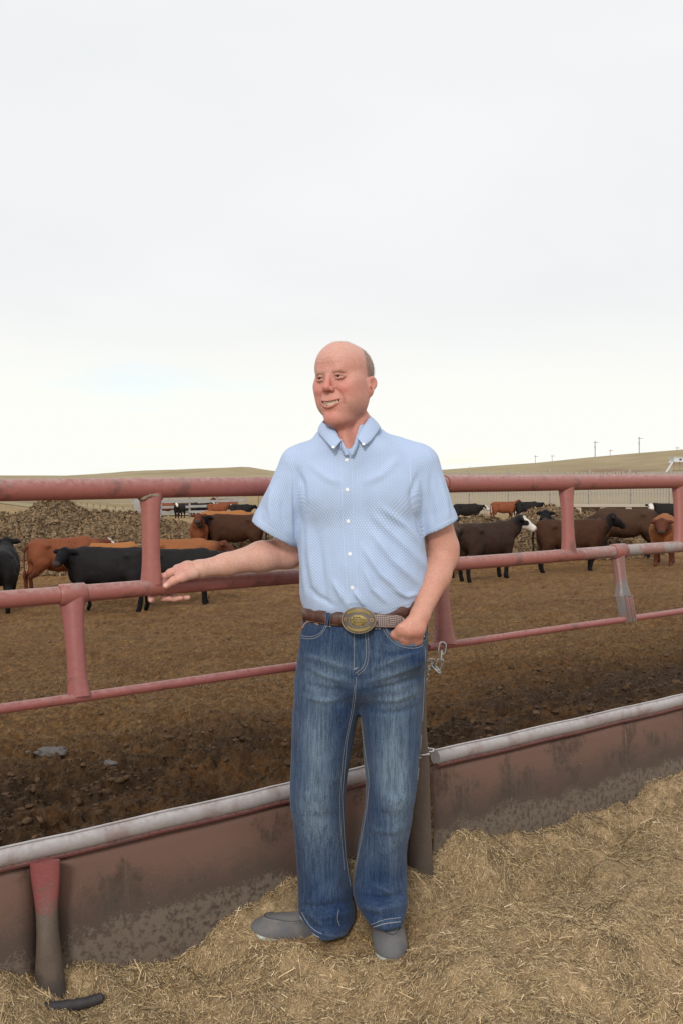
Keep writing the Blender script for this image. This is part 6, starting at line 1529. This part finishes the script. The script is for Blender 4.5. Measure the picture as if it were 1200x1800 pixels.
def build_cattle():
    M = {'black': hide('black_hide', (0.013, 0.011, 0.011), (0.006, 0.005, 0.006)), 'blackw': hide('black_white_face_hide', (0.014, 0.011, 0.010), (0.006, 0.005, 0.005), True),
         'bb': hide('black_brown_hide', (0.052, 0.020, 0.010), (0.008, 0.005, 0.005)), 'bbw': hide('brown_black_white_face_hide', (0.034, 0.017, 0.011), (0.008, 0.006, 0.006), True),
         'db': hide('dark_brown_hide', (0.058, 0.028, 0.015), (0.014, 0.008, 0.006)), 'red': hide('red_brown_hide', (0.200, 0.062, 0.026), (0.105, 0.030, 0.014)), 'redw': hide('red_white_face_hide', (0.200, 0.060, 0.025), (0.110, 0.032, 0.015), True),
         'tan': hide('tan_orange_hide', (0.330, 0.130, 0.042), (0.200, 0.075, 0.028)), 'rust': hide('rusty_hide', (0.26, 0.095, 0.035), (0.10, 0.030, 0.015))}
    cache = {}
    def mesh_for(pose, side, fat, seed):
        k = (pose, side, round(fat, 2), seed)
        if k not in cache: cache[k] = cow_mesh(pose, side, fat, seed, 'cow')
        return cache[k]
    def cow(px, pyf, pyt, hdg, pose, mt, label, side=1, seed=1, fat=1.0, smax_=1.14):
        Y = 20.0
        for _ in range(60):
            x = (px-600)*Y/F_PX; Y = 0.6*Y+0.4*(CAM_Z-float(pen_h(np.array([x]), np.array([Y]))[0][0]))*F_PX/(pyf-822.0)
            Y = min(Y, 69)
        x = (px-600)*Y/F_PX; z = ground_z(x, Y)
        s = ((CAM_Z-(pyt-822)*Y/F_PX)-z)/1.25; s2 = min(smax_, max(0.76, s))
        if s < 0.70 or s > smax_:      # keep a natural size: move it so that the back meets the photograph's line
            best = None
            for Yt in np.linspace(max(12, Y*0.78), min(69, Y*1.2), 300):
                xx = (px-600)*Yt/F_PX; zz = float(pen_base(np.array([xx]), np.array([Yt]))[0]); e = abs(822+F_PX*(CAM_Z-(zz+1.25*s2))/Yt-pyt)
                e += 0.5*abs(822+F_PX*(CAM_Z-zz)/Yt-pyf)
                if best is None or e < best[0]: best = (e, Yt, xx, zz)
            _, Y, x, z = best; z = ground_z(x, Y)
        me = mesh_for(pose, side, fat, seed); o = bpy.data.objects.new('cow', me); COL.objects.link(o)
        o.location = (x, Y, z-0.015); o.rotation_euler = (0, 0, R(hdg)); o.scale = (s2*0.93, s2*1.02, s2)
        o.material_slots[0].link = 'OBJECT'; o.material_slots[0].material = M[mt]
        tag(o, label, 'cow', 'cattle standing in the feedlot pen')
        return o
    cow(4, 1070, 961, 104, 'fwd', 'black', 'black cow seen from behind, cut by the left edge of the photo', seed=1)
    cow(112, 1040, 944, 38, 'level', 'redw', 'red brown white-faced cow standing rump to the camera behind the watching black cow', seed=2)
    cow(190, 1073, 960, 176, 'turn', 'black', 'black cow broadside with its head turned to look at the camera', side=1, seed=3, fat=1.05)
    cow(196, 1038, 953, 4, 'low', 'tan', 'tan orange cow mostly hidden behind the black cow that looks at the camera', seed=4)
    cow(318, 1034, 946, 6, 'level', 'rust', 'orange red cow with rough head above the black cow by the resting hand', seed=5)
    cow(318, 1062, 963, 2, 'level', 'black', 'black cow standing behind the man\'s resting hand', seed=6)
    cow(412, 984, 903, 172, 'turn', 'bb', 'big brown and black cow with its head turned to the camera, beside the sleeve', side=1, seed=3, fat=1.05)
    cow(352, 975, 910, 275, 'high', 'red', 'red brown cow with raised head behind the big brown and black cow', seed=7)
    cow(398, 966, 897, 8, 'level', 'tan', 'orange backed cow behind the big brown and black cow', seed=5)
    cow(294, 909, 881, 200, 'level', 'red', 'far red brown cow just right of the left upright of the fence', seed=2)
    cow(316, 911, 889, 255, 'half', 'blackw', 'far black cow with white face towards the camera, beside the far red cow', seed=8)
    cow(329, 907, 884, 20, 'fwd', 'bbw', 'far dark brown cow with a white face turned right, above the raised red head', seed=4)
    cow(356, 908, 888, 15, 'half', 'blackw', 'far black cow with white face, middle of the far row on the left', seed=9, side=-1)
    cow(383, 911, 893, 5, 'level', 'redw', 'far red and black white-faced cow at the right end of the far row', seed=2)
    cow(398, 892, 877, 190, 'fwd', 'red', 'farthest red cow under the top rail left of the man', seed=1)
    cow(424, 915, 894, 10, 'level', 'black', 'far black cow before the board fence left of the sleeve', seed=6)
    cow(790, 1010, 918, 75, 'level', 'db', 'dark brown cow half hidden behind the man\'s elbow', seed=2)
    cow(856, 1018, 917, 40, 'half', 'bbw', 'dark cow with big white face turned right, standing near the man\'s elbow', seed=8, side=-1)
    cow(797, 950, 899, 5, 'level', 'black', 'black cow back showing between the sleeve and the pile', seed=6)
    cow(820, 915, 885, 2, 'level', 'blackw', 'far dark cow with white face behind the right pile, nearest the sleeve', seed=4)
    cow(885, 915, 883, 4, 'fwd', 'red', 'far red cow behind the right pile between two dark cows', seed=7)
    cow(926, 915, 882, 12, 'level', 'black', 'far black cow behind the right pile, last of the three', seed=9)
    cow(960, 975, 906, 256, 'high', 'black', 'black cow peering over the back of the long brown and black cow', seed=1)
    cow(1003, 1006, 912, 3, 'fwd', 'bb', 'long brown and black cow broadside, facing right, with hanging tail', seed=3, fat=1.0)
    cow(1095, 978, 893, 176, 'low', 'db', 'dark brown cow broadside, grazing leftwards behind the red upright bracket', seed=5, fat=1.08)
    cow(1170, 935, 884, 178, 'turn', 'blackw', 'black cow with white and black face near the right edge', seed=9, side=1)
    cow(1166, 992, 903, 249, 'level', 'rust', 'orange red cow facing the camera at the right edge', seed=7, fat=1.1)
if 'cows' not in SKIP: build_cattle()

# ================================================================ FENCES AND FAR THINGS
def build_far():
    wood = simple('weathered_board', (0.36, 0.32, 0.26), 0.9, var=0.25, vscale=2.0); wood2 = simple('grey_rail_wood', (0.33, 0.32, 0.31), 0.9, var=0.25, vscale=1.5); wood3 = simple('tan_board', (0.34, 0.26, 0.155), 0.9, var=0.2, vscale=2.0)
    def board_mesh(w, h, t):
        bm = bmesh.new(); bmesh.ops.create_cube(bm, size=1.0, matrix=Matrix.Diagonal((w, t, h, 1))); 
        for v in bm.verts: v.co.z += h/2
        me = bpy.data.meshes.new('board'); bm.to_mesh(me); bm.free(); return me
    def board_fence(x0, x1, Y, z0, z1, pitch, w, mat, label, slope=0.0):
        root = empty('board_fence', ((x0+x1)/2, Y, z0), label, 'fence'); ms = [board_mesh(w*k, z1-z0, 0.03) for k in (0.92, 1.0, 1.06)]
        for q in ms: q.materials.append(mat)
        rg = random.Random(int(Y*10)); n_ = int((x1-x0)/pitch)
        for i in range(n_):
            if rg.random() < 0.012: continue
            o = bpy.data.objects.new('board', ms[rg.randrange(3)]); x = x0+i*pitch+rg.uniform(-0.012, 0.012)
            o.location = (x, Y+slope*(x-x0), z0-0.05+rg.uniform(-0.03, 0.05)); o.rotation_euler = (rg.uniform(-0.01, 0.01), rg.uniform(-0.018, 0.018), rg.uniform(-0.06, 0.06)); link(o, root)
        for k in range(3):
            z = z0+(z1-z0)*(0.15+0.35*k); MB().box(((x0+x1)/2, Y+0.06, z), (x1-x0, 0.05, 0.10)).build('rail', mat, root, smooth=False)
        for i in range(int((x1-x0)/2.5)+1): MB().box((x0+i*2.5, Y+0.16, (z0+z1)/2+0.06), (0.14, 0.14, z1-z0+0.12)).build('post', mat, root, smooth=False)
        return root
    board_fence(5.4, 26.0, 60.0, -1.5, 1.22, 0.185, 0.118, wood, 'long pale windbreak fence of upright boards behind the pen, right side')
    board_fence(-9.0, -1.5, 76.0, -2.6, -0.35, 0.20, 0.145, wood3, 'short windbreak fence of tan upright boards left of the sleeve')
    def rail_fence(p0, p1, n_, h, rails, mat, label, post=0.13, rw=0.16):
        p0 = np.array(p0, float); p1 = np.array(p1, float); root = empty('rail_fence', (p0+p1)/2, label, 'fence'); P_ = []
        for i in range(n_+1):
            p = p0+(p1-p0)*i/n_; z = ground_z(p[0], p[1]) if p[1] < 95 else p[2]; P_.append(Vector((p[0], p[1], z)))
            MB().tube([P_[-1]+Vector((0, 0, -0.2)), P_[-1]+Vector((0, 0, h))], post/2, 8).build('post', mat, root)
        for k in range(rails):
            zz = h*(0.25+0.7*k/max(1, rails-1))
            for a, b_ in zip(P_[:-1], P_[1:]):
                a2 = a+Vector((0, -post*0.6, zz+random.uniform(-0.03, 0.03))); b2 = b_+Vector((0, -post*0.6, zz+random.uniform(-0.03, 0.03))); d = b2-a2
                MB().box((a2+b2)/2, (0.04, rw, d.length*1.02), d.to_track_quat('Z', 'Y').to_matrix()).build('rail', mat, root, smooth=False)
    rail_fence((-19.2, 68.5, 0), (-10.9, 50.5, 0), 9, 1.05, 3, wood3, 'tan wooden rail fence climbing away beyond the left manure pile')
    rail_fence((-13.6, 63.0, 0), (-6.6, 66.0, 0), 4, 1.5, 4, wood2, 'grey rail fence behind the far row of cattle, nearest of the grey ones')
    rail_fence((-14.8, 69.0, 0), (-7.5, 70.0, 0), 3, 1.6, 4, wood2, 'grey rail fence of the far corral under the top rail')
    # concrete bunk before the windbreak
    conc = simple('pale_concrete', (0.42, 0.36, 0.29), 0.9, var=0.2, vscale=1.2)
    root = empty('feed_trough', (18.0, 56.0, -1.3), 'long pale concrete feed trough in front of the windbreak fence at right', 'trough')
    z = CAM_Z-(887-822)*56/F_PX
    m = MB(); m.box((18.0, 56.0, z-0.06), (9.6, 0.8, 0.12)); m.build('trough_rim', conc, root, smooth=False)
    for i in range(7): MB().box((13.6+i*1.45, 56.0, z-0.42), (0.34, 0.7, 0.6)).build('trough_foot', conc, root, smooth=False)
    MB().box((18.0, 56.3, z-0.30), (9.4, 0.06, 0.36)).build('trough_wall', wood, root, smooth=False)
    # poles on the hill
    pw = simple('pole_wood', (0.30, 0.23, 0.20), 0.9)
    for px, y0, y1, Y, lab in ((940, 800, 815, 690, 'short far utility pole on the lower left of the right hill'), (969.5, 799.5, 812, 720, 'small far utility pole just left of the tall one'), (1045, 775, 805, 600, 'tall utility pole with crossarm left of the second tall pole'),
                              (1071.5, 790, 803, 690, 'small far utility pole between the two tall poles'), (1122.5, 768, 799, 600, 'tall utility pole highest on the hill, near the right edge'), (1189, 785, 796, 640, 'small pole at the right end of the hill crest'), (825, 820, 828, 640, 'tiny pole at the left foot of the right hill')):
        x = (px-600)*Y/F_PX; z1 = CAM_Z-(y0-822)*Y/F_PX; z0 = CAM_Z-(y1-822)*Y/F_PX-3
        root = empty('utility_pole', (x, Y, z0), lab, 'utility pole', 'utility poles along the hill'); w = 0.30 if y1-y0 > 20 else 0.20
        MB().tube([(x, Y, z0), (x, Y, z1)], [w, w*0.75], 8).build('pole_shaft', pw, root); MB().box((x+0.5, Y-0.3, z1-0.9), (3.2, 0.25, 0.28)).build('crossarm', pw, root, smooth=False)
        if y1-y0 > 20: MB().tube([(x-0.2, Y-0.5, z1-4.6), (x-0.2, Y-0.5, z1-3.0)], 0.42, 10).build('transformer', simple('transformer_grey', (0.4, 0.38, 0.37), 0.6), root)
    # white shed with a conveyor up to it
    Y = 380.0; X0, X1 = (1180-600)*Y/F_PX, (1204-600)*Y/F_PX; z1 = CAM_Z-(804.5-822)*Y/F_PX; z0 = CAM_Z-(812-822)*Y/F_PX
    wh = simple('white_metal_siding', (0.62, 0.63, 0.64), 0.5, var=0.06); gl = simple('dark_opening', (0.05, 0.055, 0.06), 0.3)
    root = empty('shed', ((X0+X1)/2, Y, z0), 'small white metal shed on the hillside at the right edge', 'shed')
    MB().box(((X0+X1)/2, Y, (z0+z1)/2), (X1-X0, 5, z1-z0)).build('wall', wh, root, smooth=False); MB().box(((X0+X1)/2, Y, z1+0.11), (X1-X0+0.5, 5.5, 0.2)).build('roof', wh, root, smooth=False)
    MB().box(((X0+X1)/2-0.2, Y-2.53, (z0+z1)/2+0.1), (0.9, 0.08, 0.7)).build('window', gl, root, smooth=False)
    for k in range(3): MB().tube([(X0+0.5+k*(X1-X0)/2.4, Y-1, z0-3.5), (X0+0.5+k*(X1-X0)/2.4, Y-1, z0)], 0.12, 6).build('stilt', pw, root)
    root = empty('conveyor', ((1172-600)*Y/F_PX, Y-4, z0-3), 'pale slanting conveyor leading up to the white shed', 'conveyor')
    a = Vector(W(1170, 830, Y-4)); b_ = Vector(W(1181, 812, Y-4)); d = b_-a; MB().box((a+b_)/2, (0.7, 0.5, d.length), d.to_track_quat('Z', 'Y').to_matrix()).build('belt_frame', wh, root, smooth=False)
    MB().box(W(1176, 812, Y-4), (0.9, 0.6, 0.5)).build('conveyor_head', wh, root, smooth=False)
    # distant board fence crossing the foot of the hill at right
    rail_fence(((1120-600)*150/F_PX, 150, -0.3), ((1260-600)*150/F_PX, 150, -0.1), 16, 1.0, 3, wood2, 'grey far fence just above the top rail at the right edge')
if 'far' not in SKIP: build_far()
